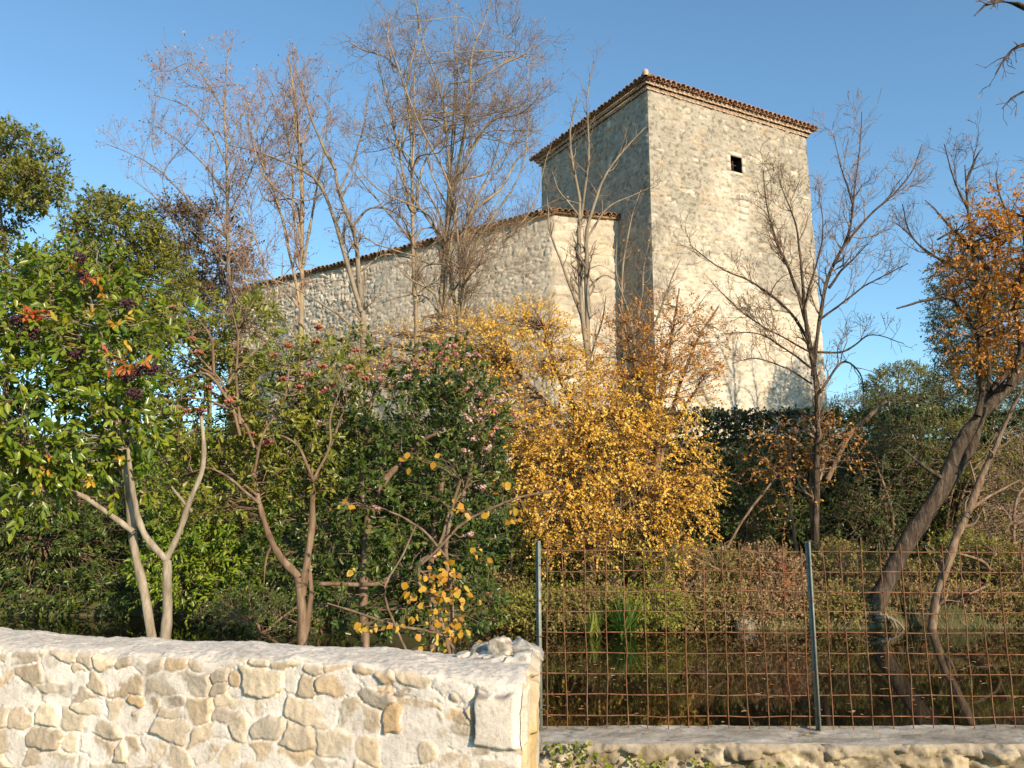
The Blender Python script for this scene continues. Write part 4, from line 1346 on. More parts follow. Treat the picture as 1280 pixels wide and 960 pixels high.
leafy('brown_oak', 'dull brown-leaved tree between the rounded green tree and the wing', 'tree', 255, 28, [(255, 310, 28, 56, 58, 1.8), (220, 285, 28, 36, 36, 1.3), (285, 350, 28, 36, 40, 1.3), (250, 390, 28, 60, 40, 1.5)], 203, 'greytree', 1500, .45, 10, .13, .06, gap=.45, full=False, frac=.1, bark='bark_grey')
leafy('evergreen_tree', 'dark blue-green evergreen standing behind the orange leaves at the right edge', 'tree', 1240, 27, [(1235, 420, 27, 66, 84, 1.8), (1200, 385, 27, 34, 80, 1.2, 1.5), (1270, 330, 27, 60, 60, 1.6), (1235, 490, 27, 70, 50, 1.6), (1290, 420, 27, 70, 90, 1.8)], 204, 'conifer', 4200, .42, 11, .10, .04, gap=.42, full=False, frac=.05, bark='bark_dark')
leafy('clipped_tree', 'small dome-shaped green tree beyond the hedge, right of the tower', 'tree', 1128, 34, [(1128, 492, 34, 47, 38, 1.4), (1128, 520, 34, 44, 30, 1.4)], 205, 'oak', 2600, .22, 10, .09, .045, gap=.2, full=False, shell=.88, frac=.05, spread=.3)
leafy('hedge', 'dark clipped hedge on the terrace between the tower and the right edge', 'hedge', 1160, 26, [(1090, 520, 26, 60, 24, 1), (1170, 512, 26, 60, 30, 1), (1240, 515, 26, 60, 34, 1), (1060, 515, 26, 25, 22, .8), (1210, 495, 26.5, 30, 20, .8)], 206, 'conifer', 1300, .34, 10, .085, .034, gap=.25, full=False, shell=.7, frac=.04)

# ivy hung on the rampart and bushes along it
rngi = np.random.default_rng(301)
n = 9500
X = rngi.uniform(1.5, 15.0, n)
Zc = 4.78 * (1 - rngi.random(n) ** 1.6 * 1.02) + (fbm2(X * .9, X * 0, 3, 302) - .5) * .16
keep = Zc > -.1
X, Zc = X[keep], Zc[keep]
Yd = 22.2 - .16 - .55 * vnoise2(X * .9, Zc * .9, 303) * smooth((5 - Zc) / 1.2) - .2 * rngi.random(len(X))
Yd = np.where(Zc > 4.1, 22.2 + rngi.uniform(-.4, .7, len(X)), Yd)
C = np.stack([X, Yd, Zc], 1)
D = nrm(np.stack([X * 0, X * 0 - 1, .25 + (Zc > 4.1) * 1.0], 1) + rngi.normal(0, .25, (len(X), 3)))
lm, tm = MB(), MB()
sprays(lm, tm, C, D, rngi, .20, 9, .085, .07, .05, .5, .9, .9, .2, False, .004, .6, .25)
lm.build('ivy', M['ivy'], ramp_t)
tm.build('ivy_stem', M['twig_dark'], ramp_t)
n = 2600
X = rngi.uniform(-14, 1.6, n)
Zc = 4.4 * (1 - rngi.random(n) ** 1.3)
C = np.stack([X, 22.1 - .5 * rngi.random(n), Zc], 1)
D = nrm(np.stack([X * 0, X * 0 - 1, X * 0 + .3], 1) + rngi.normal(0, .3, (n, 3)))
lm = MB()
sprays(lm, None, C, D, rngi, .35, 8, .10, .08, .05, .5, .9, .9, .2, False, .004, .6, .25)
lm.build('ivy', M['ivy'], ramp_t)

leafy('conifer_bush', 'feathery dark green bush in front of the ivied rampart, left of the leaning trunk', 'bush', 1105, 20.6, [(1105, 610, 20.6, 60, 80, 1.1), (1085, 680, 20.4, 60, 60, 1), (1140, 570, 20.8, 50, 60, 1), (1050, 640, 20.8, 40, 80, .8)], 207, 'conifer', 1500, .34, 10, .085, .03, gap=.38, full=False)
leafy('conifer_bush', 'olive feathery bush behind the top of the leaning trunk', 'bush', 1180, 21, [(1170, 560, 21, 50, 50, 1), (1240, 560, 21, 70, 50, 1), (1200, 620, 21, 70, 60, 1), (1270, 620, 21, 60, 70, 1)], 208, 'oak', 1300, .34, 10, .08, .03, gap=.42, full=False)
leafy('laurel_bush', 'dark glossy bush at the foot of the ivied rampart, right of the orange tree', 'bush', 930, 20.3, [(930, 620, 20.3, 50, 60, .9), (965, 660, 20.2, 60, 50, .9), (905, 690, 20, 40, 40, .8)], 209, 'viburnum', 700, .3, 10, .09, .04, gap=.42, full=False)

# leaning trees on the right bank
tF = thing('leaning_tree', 'thick dark trunk leaning right over the pond bank, with orange-brown leaves', 'tree', plant_base(1086, 17.2))
rngF = np.random.default_rng(401)
P, R = px_stems([S(17.2, 22, 10, (1068, 790), (1093, 757), (1117, 712), (1138, 668), (1167, 622), (1196, 560), (1232, 516), (1270, 478), (1320, 430), (1370, 360)),
                 S(17.45, 14, 9, (1128, 694), (1152, 656), (1184, 606), (1212, 558), (1226, 508), (1262, 455), (1300, 420)),
                 S(17.1, 9, 3, (1222, 520), (1229, 490), (1231, 450), (1224, 400), (1236, 350), (1246, 300)), S(17.0, 9, 3, (1262, 482), (1276, 430), (1270, 370), (1282, 320), (1276, 270)),
                 S(16.8, 8, 2, (1236, 340), (1215, 310), (1195, 290), (1172, 300)), S(16.9, 6, 2, (1226, 420), (1200, 385), (1188, 372), (1160, 372), (1120, 385)), S(17.2, 6, 2, (1180, 600), (1152, 580), (1128, 560)),
                 S(17.0, 10, 3, (1300, 450), (1330, 380), (1320, 300), (1300, 240))], 24, .30, rngF)
q = MB()
tubes(q, P, R, 10)
C, D = blob_points([(1245, 330, 16.8, 56, 56, 1.3), (1240, 420, 16.8, 52, 42, 1.2), (1290, 300, 16.8, 60, 70, 1.3), (1215, 290, 16.9, 34, 26, .9), (1290, 390, 16.8, 60, 60, 1.3), (1208, 455, 17, 28, 16, .6), (1200, 330, 16.9, 24, 40, .7, .7), (1265, 250, 16.8, 50, 26, .9, .7)], 900, rngF, .4, .44, 1.6, 402)
limbs(q, P[1:], C, rngF, .22, .016, .004)
q.build('trunk', M['bark_dark'], tF, True)
lm, tm = MB(), MB()
sprays(lm, tm, C, D, rngF, .34, 9, .085, .045, .15, .35, .6, .9, .3, True, .003, .5, .4)
tm.build('twigs', M['twig_dark'], tF)
tF.children[-1]['kind'] = 'stuff'
lm.build('crown', M['rusty'], tF)
rt = MB()
rs = []
for k in range(26):
    sd_ = 1 if k % 4 == 0 else -1
    b0 = plant_base(1080, 17.2)
    b0 = np.array([b0[0] + rngF.normal(0, .10), 17.15 + rngF.normal(0, .10), WZ + rngF.uniform(.12, .34)])
    L_ = rngF.uniform(.35, 1.0) * (1 if sd_ < 0 else .45)
    yy = -rngF.uniform(-.1, .45)
    q_ = [b0]
    for f in (.3, .55, .8, 1.0):
        q_.append(np.array([b0[0] + sd_ * L_ * f, b0[1] + yy * f + rngF.normal(0, .05), WZ + max(.20 * (1 - f) + rngF.normal(.03, .05), .0) + .02]))
    q_[-1][2] = WZ - .10
    rs.append(resample(q_, 12))
rad_ = np.linspace(1, .25, 12)[None] * rngF.uniform(.014, .05, 26)[:, None]
tubes(rt, np.array(rs), rad_, 6)
rt.build('roots', M['bark_grey'], tF, True)
tF.children[-1]['kind'] = 'stuff'

bare_tree('leaning_tree', 'thinner leaning trunk rooted in the waterside just right of the thick one', 1166, 16.9,
          [S(16.9, 15, 11, (1163, 800), (1168, 768), (1178, 725), (1190, 680), (1208, 640), (1225, 600)), S(16.9, 9, 3, (1225, 600), (1243, 560), (1258, 520), (1282, 480)), S(16.9, 6, 2, (1208, 640), (1240, 620), (1275, 600))],
          110, 'bark_brown', 'twig', (1.6, 2.5, 2.5), (.8, .4, .25), (.1, .05, 0), 'rusty', .07, .35, group='leaning trees on the bank')
tF['group'] = 'leaning trees on the bank'

# orange tree
oT, oC, oD, oP = leafy('orange_leaved_tree', 'bushy tree covered in bright orange autumn leaves below the tower', 'tree', 778, 17.3,
    [(650, 428, 17.5, 74, 44, 1.0, 1.4), (690, 500, 17.3, 84, 66, 1.1), (630, 520, 17.5, 40, 40, .7), (735, 560, 17.0, 90, 70, 1.2), (830, 575, 16.9, 62, 62, 1.0), (850, 630, 16.7, 42, 36, .7), (700, 600, 16.8, 56, 52, .8), (690, 640, 16.7, 44, 26, .6), (835, 500, 17.2, 52, 44, .9, .8), (770, 510, 17.2, 60, 50, 1.0), (650, 590, 16.9, 34, 36, .6), (800, 625, 16.7, 60, 30, .8, .7), (720, 655, 16.6, 60, 24, .7, .8), (790, 660, 16.5, 50, 20, .6, .6), (860, 655, 16.6, 36, 22, .6, .6), (590, 440, 17.4, 46, 40, .8, 1.0), (560, 470, 17.6, 40, 26, .8, .6), (660, 395, 17.6, 50, 16, .8, .8), (690, 690, 16.2, 22, 16, .4, .7), (752, 686, 16.1, 18, 20, .4, .6), (838, 690, 16.2, 26, 18, .4, .6), (885, 600, 16.4, 22, 34, .5, .6)],
    501, 'orange', 4300, .36, 10, .053, .036,
    stems=[S(17.3, 14, 4, (780, 790), (776, 760), (770, 700), (758, 620), (735, 540), (700, 470), (680, 410)), S(17.3, 12, 3, (784, 790), (786, 760), (792, 690), (805, 600), (822, 520), (835, 440)), S(17.3, 9, 3, (776, 760), (750, 690), (715, 630), (690, 590)), S(17.2, 8, 3, (790, 720), (820, 660), (850, 610)), S(17.4, 8, 3, (742, 560), (690, 510), (640, 460)), S(17.3, 7, 2, (770, 690), (775, 600), (770, 500))],
    bark='bark_brown', gap=.50, gfreq=2.4, droop=.45, up=.1, out=.8, shell=.35, frac=.22, nup=.35, lr=(.012, .004))
rngo = np.random.default_rng(505)
dt = MB()
st = np.stack([W(px, py, 16.7) for px, py in zip(rngo.uniform(690, 830, 46), rngo.uniform(575, 640, 46))]) + rngo.normal(0, .15, (46, 3))
pts = [st]
for s_ in range(5):
    pts.append(pts[-1] + np.stack([rngo.normal(.02, .06, 46), rngo.normal(0, .05, 46), -rngo.uniform(.1, .24, 46)], 1))
tubes(dt, np.stack(pts, 1), np.broadcast_to(np.linspace(.006, .003, 6), (46, 6)), 4)
dt.build('hanging_twigs', M['bark_pale'], oT)
oT.children[-1]['kind'] = 'stuff'

leafy('rusty_leaved_tree', 'thinner twiggy tree with rust-orange leaves against the base of the tower', 'tree', 815, 17.5,
    [(830, 420, 17.5, 62, 56, 1.2), (780, 440, 17.5, 50, 50, 1.1), (880, 430, 17.5, 36, 40, .8, .7), (845, 470, 17.3, 60, 36, 1)], 502, 'rusty', 760, .36, 8, .056, .035,
    stems=[S(17.5, 10, 3, (812, 800), (814, 640), (808, 520), (790, 440), (772, 380)), S(17.5, 9, 2, (818, 800), (820, 640), (826, 520), (838, 430), (848, 360)), S(17.5, 6, 2, (820, 600), (845, 500), (872, 430), (900, 385)), S(17.5, 5, 1.5, (820, 560), (860, 500), (880, 470))],
    gap=.44, up=.5, frac=.35, shell=.3, lr=(.01, .003))
leafy('rusty_leaved_tree', 'thin veil of pale orange leaves in front of the wing, above the flowering shrub', 'tree', 510, 20.5,
    [(480, 440, 20.5, 70, 36, 1), (560, 430, 20.5, 60, 40, 1, .8), (410, 440, 20.5, 40, 30, .8, .6), (520, 470, 20.3, 90, 30, 1), (620, 420, 20.5, 40, 30, .8)], 503, 'orange', 620, .4, 8, .055, .034, gap=.42, up=.5, frac=.4, shell=.2, lr=(.01, .003))
leafy('rusty_leaved_tree', 'low branches of rust-coloured leaves hanging around the bare tree foot, before the ivy', 'tree', 1000, 18.9,
    [(1010, 545, 18.8, 60, 22, .9), (985, 610, 18.8, 40, 50, .7, .6), (1040, 560, 18.6, 40, 30, .7), (960, 570, 18.8, 40, 30, .7, .5)], 504, 'rusty', 240, .38, 8, .06, .04,
    stems=[S(18.8, 3.5, 2, (905, 690), (930, 650), (960, 610), (985, 570), (1000, 545)), S(18.7, 6, 3, (1018, 760), (1014, 650), (1016, 580), (1022, 530)), S(18.7, 5, 2, (1000, 760), (990, 650), (975, 590)), S(18.7, 7, 5, (1034, 600), (1058, 548), (1085, 522), (1108, 502))], bark='bark_brown', gap=.4, frac=.35, shell=.2, up=.1)

# large glossy shrub on the left
prS = [S(7.6, 12.6, 8.4, (197, 925), (192, 800), (186, 745), (172, 690), (163, 640), (156, 590), (150, 545)), S(7.6, 8.4, 3.4, (150, 545), (142, 480), (128, 420), (112, 370)),
       S(7.5, 13.4, 10.9, (206, 925), (203, 800), (206, 740), (208, 700)), S(7.5, 9.2, 5.0, (208, 700), (190, 680), (176, 655), (168, 625), (163, 590), (160, 560)), S(7.5, 8.4, 4.2, (208, 700), (226, 660), (240, 625), (254, 590), (257, 560), (252, 520)),
       S(7.5, 7.6, 5.0, (167, 665), (140, 645), (110, 625), (85, 610), (30, 560)), S(7.5, 4.2, 2.5, (240, 640), (228, 625), (215, 608))]
lT, lC, lD, lP = leafy('privet_tree', 'large glossy green shrub with dark berry heads and pale forked stems, at the left', 'shrub', 200, 7.6,
    [(70, 390, 7.7, 100, 66, .7), (20, 440, 7.5, 70, 80, .7), (130, 440, 7.6, 66, 66, .6), (60, 520, 7.4, 110, 76, .8), (150, 520, 7.6, 54, 50, .5, .8), (20, 590, 7.3, 60, 50, .6), (110, 350, 7.8, 60, 46, .5), (190, 400, 7.9, 40, 40, .4, .7), (95, 580, 7.5, 50, 30, .5, .7), (170, 590, 7.7, 30, 30, .4, .4), (-60, 480, 7.4, 70, 130, .8)],
    601, 'privet', 1500, .17, 9, .088, .038, stems=prS, bark='bark_pale', gap=.40, gfreq=1.4, up=.25, droop=.5, frac=.14, lr=(.009, .003), nup=.55, shell=.5, tmin=.6)

rngb = np.random.default_rng(610)


def berry_head(parent, name, pos, r, cnt, mat, size, flat=.7):
    q = MB()
    d = nrm(rngb.normal(size=(cnt, 3)))
    p = pos + d * (rngb.random(cnt) ** .5)[:, None] * np.array([r, r, r * flat])
    th = np.linspace(0, math.pi, 5)
    R_ = np.sin(th) * size
    R_[[0, -1]] = size * .12
    pp = p[:, None] + np.stack([0 * th, 0 * th, -np.cos(th) * size], 1)[None]
    tubes(q, pp, np.broadcast_to(R_, (cnt, 5)), 6)
    st_ = np.stack([np.broadcast_to(pos - np.array([0, 0, r * .9]), (cnt, 3)), (p + pos - np.array([0, 0, r * .5])) / 2, p], 1)[::3]
    tubes(q, st_, np.full(st_.shape[:2], size * .18), 3)
    return q.build(name, M[mat], parent, True)


for (px, py) in ((101, 322), (103, 344), (40, 412), (34, 420), (95, 441), (160, 380), (172, 462), (190, 462), (168, 492), (158, 470), (22, 400)):
    berry_head(lT, 'berry_head', W(px, py, 7.05 + rngb.uniform(-.1, .15)), .075, 70, 'berry', .0095)
rc = np.array([W(px, py, 7.05) for px, py in ((42, 398), (28, 392), (55, 408), (110, 345), (118, 355), (150, 455), (158, 448), (165, 470), (148, 465), (140, 450), (38, 405), (105, 338), (178, 452), (60, 395))])
extra_sprays(lT, 'red_leaves', 'redleaf', rc + rngb.normal(0, .03, rc.shape), nrm(np.tile([0, -.6, .1], (len(rc), 1)) + rngb.normal(0, .3, rc.shape)), 611, .12, 8, .08, .028, droop=.6)
yc = np.array([W(px, py, 7.05) for px, py in ((130, 395), (150, 405), (155, 420), (50, 580), (70, 575), (150, 562), (30, 585), (118, 600), (62, 585), (130, 372), (142, 412), (35, 590))])
extra_sprays(lT, 'yellow_leaves', 'yellow', yc + rngb.normal(0, .04, yc.shape), nrm(np.tile([0, -.6, .1], (len(yc), 1)) + rngb.normal(0, .3, yc.shape)), 612, .12, 7, .07, .03, droop=.6)

# photinia with red berry heads
phS = [*[S(8.5, 4.0, 1.3, *q) for q in (((318, 560), (300, 520), (262, 500), (225, 498), (198, 505)), ((300, 545), (285, 490), (255, 450), (222, 425)), ((300, 530), (296, 470), (300, 420), (290, 385)), ((285, 500), (262, 470), (240, 468), (210, 480)), ((318, 590), (330, 540), (355, 500), (362, 455)), ((285, 480), (300, 455), (330, 430), (350, 420)), ((268, 470), (262, 420), (245, 395)), ((392, 600), (410, 560), (412, 520), (428, 480)), ((392, 600), (372, 560), (350, 545), (330, 548)), ((325, 630), (290, 600), (262, 585), (240, 590)))], S(9, 13.7, 10.8, (378, 900), (377, 800), (376, 755), (374, 722)), S(9, 10.1, 5.8, (374, 722), (352, 698), (335, 668), (325, 635), (318, 595)), S(9, 5.8, 2.2, (318, 595), (300, 550), (285, 500), (262, 455), (240, 420)),
       S(9, 10.1, 6.5, (378, 745), (382, 700), (389, 650), (392, 602)), S(9, 5.8, 2.2, (392, 602), (376, 560), (366, 510), (372, 450)), S(9, 4.3, 2.2, (392, 610), (402, 580), (418, 545), (430, 510)),
       S(8.9, 3.6, 1.8, (285, 500), (262, 490), (235, 482), (208, 470)), S(8.9, 3.6, 1.4, (270, 470), (250, 460), (225, 440)), S(9, 3.6, 1.4, (300, 545), (265, 540), (225, 545), (180, 535)), S(9, 3.6, 1.4, (318, 600), (330, 560), (335, 510)),
       S(9, 3.6, 1.4, (285, 500), (290, 455), (300, 410)), S(8.9, 3.6, 1.4, (322, 620), (300, 600), (280, 575)), S(9.1, 7.2, 4.3, (384, 790), (388, 740), (384, 700), (392, 660)), S(9, 4.3, 1.4, (340, 680), (332, 700), (330, 730))]
pT, pC, pD, pP = leafy('berry_shrub', 'open twiggy shrub with red berry heads and brown forked stems, left of the flowering one', 'shrub', 378, 9,
    [(300, 415, 9.2, 50, 46, .6), (235, 440, 9.1, 50, 40, .6, .5), (260, 520, 9, 70, 50, .7, .6), (345, 500, 9, 60, 60, .7, .8), (400, 470, 9, 50, 46, .6, .7), (300, 600, 9.2, 60, 46, .6, .8), (360, 580, 9.2, 50, 50, .6, .7), (210, 540, 9, 40, 30, .5, .4), (400, 560, 9.2, 40, 60, .5, .7), (215, 455, 9.5, 44, 56, .6, .8), (235, 610, 9.4, 44, 44, .6, .8), (270, 480, 9.5, 60, 50, .6, .6), (250, 400, 9.6, 40, 34, .5, .5)],
    701, 'photinia', 1700, .17, 9, .068, .027, stems=phS, gap=.43, up=.4, frac=.30, lr=(.008, .0025), tmin=.3)
for (px, py) in ((172, 520), (185, 515), (198, 522), (215, 510), (225, 520), (180, 532), (205, 532), (232, 515), (255, 512), (285, 500), (300, 530), (312, 540), (340, 440), (360, 425), (395, 430), (405, 460), (380, 470), (372, 490), (420, 485), (395, 410), (335, 555), (250, 440), (210, 400), (215, 385), (285, 505), (430, 460), (440, 440), (455, 475), (350, 470), (262, 480), (240, 420)):
    berry_head(pT, 'berry_head', W(px + rngb.normal(0, 3), py + rngb.normal(0, 3), 8.45 + rngb.uniform(-.15, .3)), .055, 34, 'redberry', .010, .35)

# viburnum
vbS = [S(9.3, 12, 10, (456, 900), (457, 760), (459, 700), (462, 650), (472, 615)), S(9.2, 9, 5, (472, 615), (490, 590), (512, 566), (534, 545), (560, 540)), S(9.4, 8, 3, (462, 650), (450, 600), (455, 540), (470, 480)),
       S(9.6, 9, 4, (540, 900), (542, 740), (550, 640), (560, 560), (548, 480), (545, 450)), S(9.6, 7, 3, (545, 700), (580, 620), (600, 540), (612, 500)), S(9.1, 5, 3, (480, 725), (520, 705), (548, 678), (560, 640), (580, 610)), S(9.1, 6, 3, (400, 730), (470, 728), (505, 715), (540, 690))]
vT, vC, vD, vP = leafy('flowering_viburnum', 'dense dark green shrub dotted with white and pink flower heads, in the middle', 'shrub', 500, 9.5,
    [(555, 470, 9.5, 50, 42, .6), (500, 520, 9.5, 80, 56, .8), (590, 520, 9.4, 50, 50, .6), (470, 590, 9.6, 80, 60, .8), (570, 600, 9.5, 66, 60, .7), (440, 660, 9.7, 70, 60, .7), (530, 680, 9.7, 80, 70, .8), (420, 550, 9.6, 50, 50, .6), (590, 660, 9.8, 50, 56, .6), (460, 740, 9.8, 80, 50, .8), (560, 750, 9.8, 70, 50, .7), (440, 440, 9.6, 24, 22, .3, .7)],
    702, 'viburnum', 2300, .15, 10, .066, .032, stems=vbS, gap=.38, up=.35, frac=.10, lr=(.008, .0025), shell=.5)


def flower_head(pos, mat, r):
    q = MB()
    cnt = int(rngb.integers(18, 36))
    r = r * rngb.uniform(.65, 1.15)
    tl_ = rngb.normal(0, .5, 2)
    d = nrm(rngb.normal(size=(cnt, 3)) + np.array([0, -.5, .6]))
    p = pos + d * np.array([r, r, r * .5]) * rngb.uniform(.4, 1.1, cnt)[:, None]
    p[:, 2] += (p[:, 0] - pos[0]) * tl_[0]
    hub = np.broadcast_to(pos - np.array([0, 0, r * .5]), (cnt, 3))
    tubes(q, np.stack([hub, (hub + p) / 2, p], 1), np.full((cnt, 3), .0011), 3)
    nv = nrm(d + rngb.normal(0, .3, (cnt, 3)))
    for k in range(5):
        a = k * 2 * math.pi / 5
        t1 = nrm(np.cross(nv, [0.3, .2, 1.0]))
        t2 = np.cross(nv, t1)
        leaves(q, p, t1 * math.cos(a) + t2 * math.sin(a), nv, .0125, .010, rngb.random(cnt), rngb, .3, False)
    return q.build('flower_head', M[mat], vT)


for (px, py, mt) in ((545, 432, 'pinkbud'), (560, 438, 'petal'), (572, 446, 'pinkbud'), (530, 440, 'pinkbud'), (585, 444, 'petal'), (556, 452, 'pinkbud'), (540, 456, 'pinkbud'), (574, 462, 'petal'), (598, 440, 'pinkbud'), (520, 458, 'pinkbud'),
                     (500, 480, 'petal'), (508, 474, 'petal'), (462, 500, 'petal'), (585, 490, 'pinkbud'), (600, 495, 'pinkbud'), (612, 500, 'pinkbud'), (626, 500, 'petal'), (632, 495, 'petal'), (596, 508, 'petal'), (606, 522, 'pinkbud'), (618, 515, 'pinkbud'), (585, 524, 'petal'),
                     (600, 523, 'petal'), (610, 545, 'pinkbud'), (595, 550, 'petal'), (612, 560, 'petal'), (582, 565, 'petal'), (635, 577, 'petal'), (602, 612, 'petal'), (473, 637, 'petal'), (398, 532, 'petal'), (400, 440, 'petal'), (360, 560, 'petal'), (445, 470, 'pinkbud'), (470, 470, 'pinkbud'), (480, 458, 'pinkbud'), (390, 455, 'pinkbud'), (405, 490, 'pinkbud'), (620, 540, 'pinkbud'), (640, 520, 'pinkbud'), (545, 694, 'petal'), (585, 668, 'petal'), (568, 432, 'pinkbud'), (552, 444, 'pinkbud'), (590, 478, 'pinkbud')):
    flower_head(W(px + rngb.normal(0, 2), py + rngb.normal(0, 2), 8.72 + rngb.uniform(-.1, .25)), mt, .058 if mt == 'petal' else .05)

# hazel with large yellow leaves
hzS = [S(7.6, 7, 4, (566, 900), (568, 800), (566, 740), (560, 690), (566, 640), (575, 600)), S(7.5, 5, 2, (590, 880), (560, 800), (500, 785), (450, 768), (408, 755)), S(7.5, 5, 3, (575, 880), (552, 770), (520, 720), (545, 690), (580, 655), (640, 625), (690, 612)),
       S(7.6, 4, 2, (560, 700), (535, 668), (510, 650), (488, 640)), S(7.4, 4, 2, (540, 880), (500, 800), (478, 740), (500, 700), (520, 660))]
hT = thing('hazel_bush', 'sparse hazel with big round yellow leaves on long arching shoots, behind the wall', 'shrub', plant_base(568, 7.6))
rngh = np.random.default_rng(801)
P, R = px_stems(hzS, 18, .2, rngh)
q = MB()
tubes(q, P, R, 6)
hl = []
for (px, py, n, r) in ((556, 720, 24, 18), (545, 735, 20, 16), (535, 790, 18, 26), (575, 745, 12, 14), (640, 632, 9, 13), (628, 606, 5, 6), (440, 712, 3, 4), (470, 775, 6, 14), (430, 632, 5, 10), (520, 735, 8, 10), (560, 770, 16, 22), (575, 640, 6, 10), (500, 780, 4, 8), (455, 790, 4, 10), (590, 700, 6, 14), (610, 640, 4, 6), (512, 570, 4, 10), (545, 570, 3, 6), (575, 795, 8, 14), (650, 636, 4, 5)):
    hl.append(np.array([W(px + rngh.normal(0, r * .7), py + rngh.normal(0, r * .7), 7.4 + rngh.normal(0, .12)) for _ in range(n)]))
hl = np.concatenate(hl)
limbs(q, P, hl, rngh, .5, .0035, .002, .3)
q.build('stems', M['bark_brown'], hT, True)
hT.children[-1]['kind'] = 'stuff'
lm = MB()
n = len(hl)
leaves(lm, hl, nrm(np.stack([rngh.normal(0, .7, n), rngh.normal(-.2, .4, n), -.6 + rngh.normal(0, .4, n)], 1)), nrm(np.stack([rngh.normal(.3, .4, n), -1 + 0 * hl[:, 0], rngh.normal(.5, .4, n)], 1)), .064 * rngh.uniform(.45, 1.3, n), .055 * rngh.uniform(.45, 1.3, n), rngh.random(n), rngh, .15)
lm.build('yellow_leaves', M['yellow'], hT)
hT.children[-1]['kind'] = 'stuff'

# laurels and undergrowth behind the pale stems
leafy('laurel_bush', 'bright green laurel overhanging the water between the pale and the brown stems', 'bush', 285, 18.6, [(270, 660, 18.4, 66, 60, 1), (310, 640, 18.4, 50, 50, 1), (230, 700, 18.6, 56, 46, 1), (300, 710, 18.4, 50, 36, .9), (250, 600, 18.6, 70, 60, 1), (240, 735, 18.4, 70, 18, .7)], 901, 'laurel', 1700, .34, 10, .125, .045, gap=.4, nup=.5)
leafy('laurel_bush', 'shaded laurel over the dark water at the far left', 'bush', 60, 20, [(60, 660, 20, 110, 60, 1.2), (0, 620, 20, 90, 70, 1.2), (110, 600, 20, 90, 60, 1.2), (140, 690, 19.8, 60, 46, 1), (-30, 700, 20, 70, 40, 1), (40, 735, 19.6, 90, 30, .8), (140, 738, 19.3, 70, 22, .7)], 902, 'viburnum', 2200, .36, 10, .12, .045, gap=.4)
leafy('laurel_bush', 'dark undergrowth laurel behind the brown forked stems', 'bush', 400, 18, [(380, 640, 18, 80, 90, 1), (420, 720, 17.8, 70, 60, .9), (340, 740, 17.8, 50, 36, .8), (380, 540, 18.4, 90, 70, 1)], 903, 'viburnum', 1300, .34, 10, .11, .045, gap=.38)
leafy('laurel_bush', 'dark green thicket behind the flowering shrub, up to the orange tree', 'bush', 570, 18.2, [(560, 560, 18.4, 90, 80, 1), (620, 640, 18.2, 60, 70, .9), (560, 690, 18, 80, 60, .9), (480, 620, 18.4, 80, 90, 1), (650, 700, 18, 40, 40, .7)], 904, 'viburnum', 1500, .34, 10, .10, .045, gap=.38)
leafy('berry_shrub', 'low prickly bush with scattered red berries at the water edge, under the brown stems', 'bush', 320, 16.6, [(310, 760, 16.6, 50, 26, .6), (350, 775, 16.5, 50, 24, .6), (270, 775, 16.8, 30, 14, .5)], 905, 'viburnum', 420, .22, 9, .06, .03, gap=.36, full=False)

# bank bushes on the right
BB = [(1190, 745, 18.5, 36, 30, 'bankbrown', 'low dry brown bush at the foot of the thin leaning trunk'), (1250, 750, 18.2, 44, 30, 'bankbrown', 'low rust-brown bush at the waterline near the right edge behind the mesh'), (1130, 750, 18.6, 34, 20, 'bankbrown', 'small dry bush at the waterline between the leaning trunks'), (1040, 760, 18.0, 26, 22, 'bank', 'small olive bush at the waterline just right of the leaning fence post'), (735, 690, 17.3, 50, 34, 'bank', 'olive bramble growing up under the orange tree, hiding its stems'), (800, 695, 17.4, 50, 32, 'bankgreen', 'yellow-green bramble under the orange tree, right of its stems'), (680, 690, 17.6, 40, 36, 'bankgreen', 'leafy bramble behind the top of the left fence post'), (640, 735, 17.8, 60, 40, 'bank', 'olive-brown bramble mound beside the left fence post'), (710, 725, 17.9, 60, 46, 'bankgreen', 'yellow-green bush behind the left mesh panel, above the sword-leaved clump'), (770, 715, 18.1, 56, 44, 'bankgreen', 'second yellow-green bush, under the hanging orange twigs'),
      (830, 730, 18.0, 56, 52, 'bankbrown', 'dry brown bramble bush behind the middle of the left mesh panel'), (890, 735, 17.9, 56, 50, 'bank', 'mixed olive bramble bush left of the leaning fence post'), (955, 735, 17.9, 56, 50, 'bankbrown', 'dry reddish brown bush just left of the leaning fence post'),
      (1045, 725, 18.2, 46, 46, 'bank', 'olive bush just right of the leaning fence post'), (1215, 720, 18.4, 60, 56, 'bankgreen', 'green-yellow bush behind the right mesh panel, right of the thin leaning trunk'), (1280, 735, 18.0, 50, 50, 'bank', 'olive bramble bush at the right edge behind the mesh'), (1140, 745, 18.6, 50, 40, 'bank', 'olive undergrowth between the two leaning trunks')]
for k, (px, py, y, rx, rz, mt, lab) in enumerate(BB):
    leafy('bank_bush', lab, 'bush', px, y, [(px, py, y, rx, rz, .7), (px + 10, 762, y - .75, rx * .95, 22, .4), (px - 24, 768, y - .8, rx * .7, 18, .35)], 950 + k, mt, 1250, .3, 9, .062, .034, gap=.27, full=False, frac=.4, lr=(.007, .003), bark='bark_brown', part='stems', up=.4, group='bushes along the far bank', crown='leaves')
leafy('red_twig_bush', 'bush with fine reddish brown twigs and leaves at the right edge, under the leaning trunk', 'bush', 1262, 18.8, [(1262, 650, 18.8, 50, 70, .9), (1225, 690, 18.8, 40, 40, .8), (1290, 600, 18.8, 40, 60, .8)], 970, 'bankbrown', 560, .36, 8, .05, .025, gap=.3, full=False, frac=.7, lr=(.007, .003), up=.6, shell=.2, bark='twig_pink')
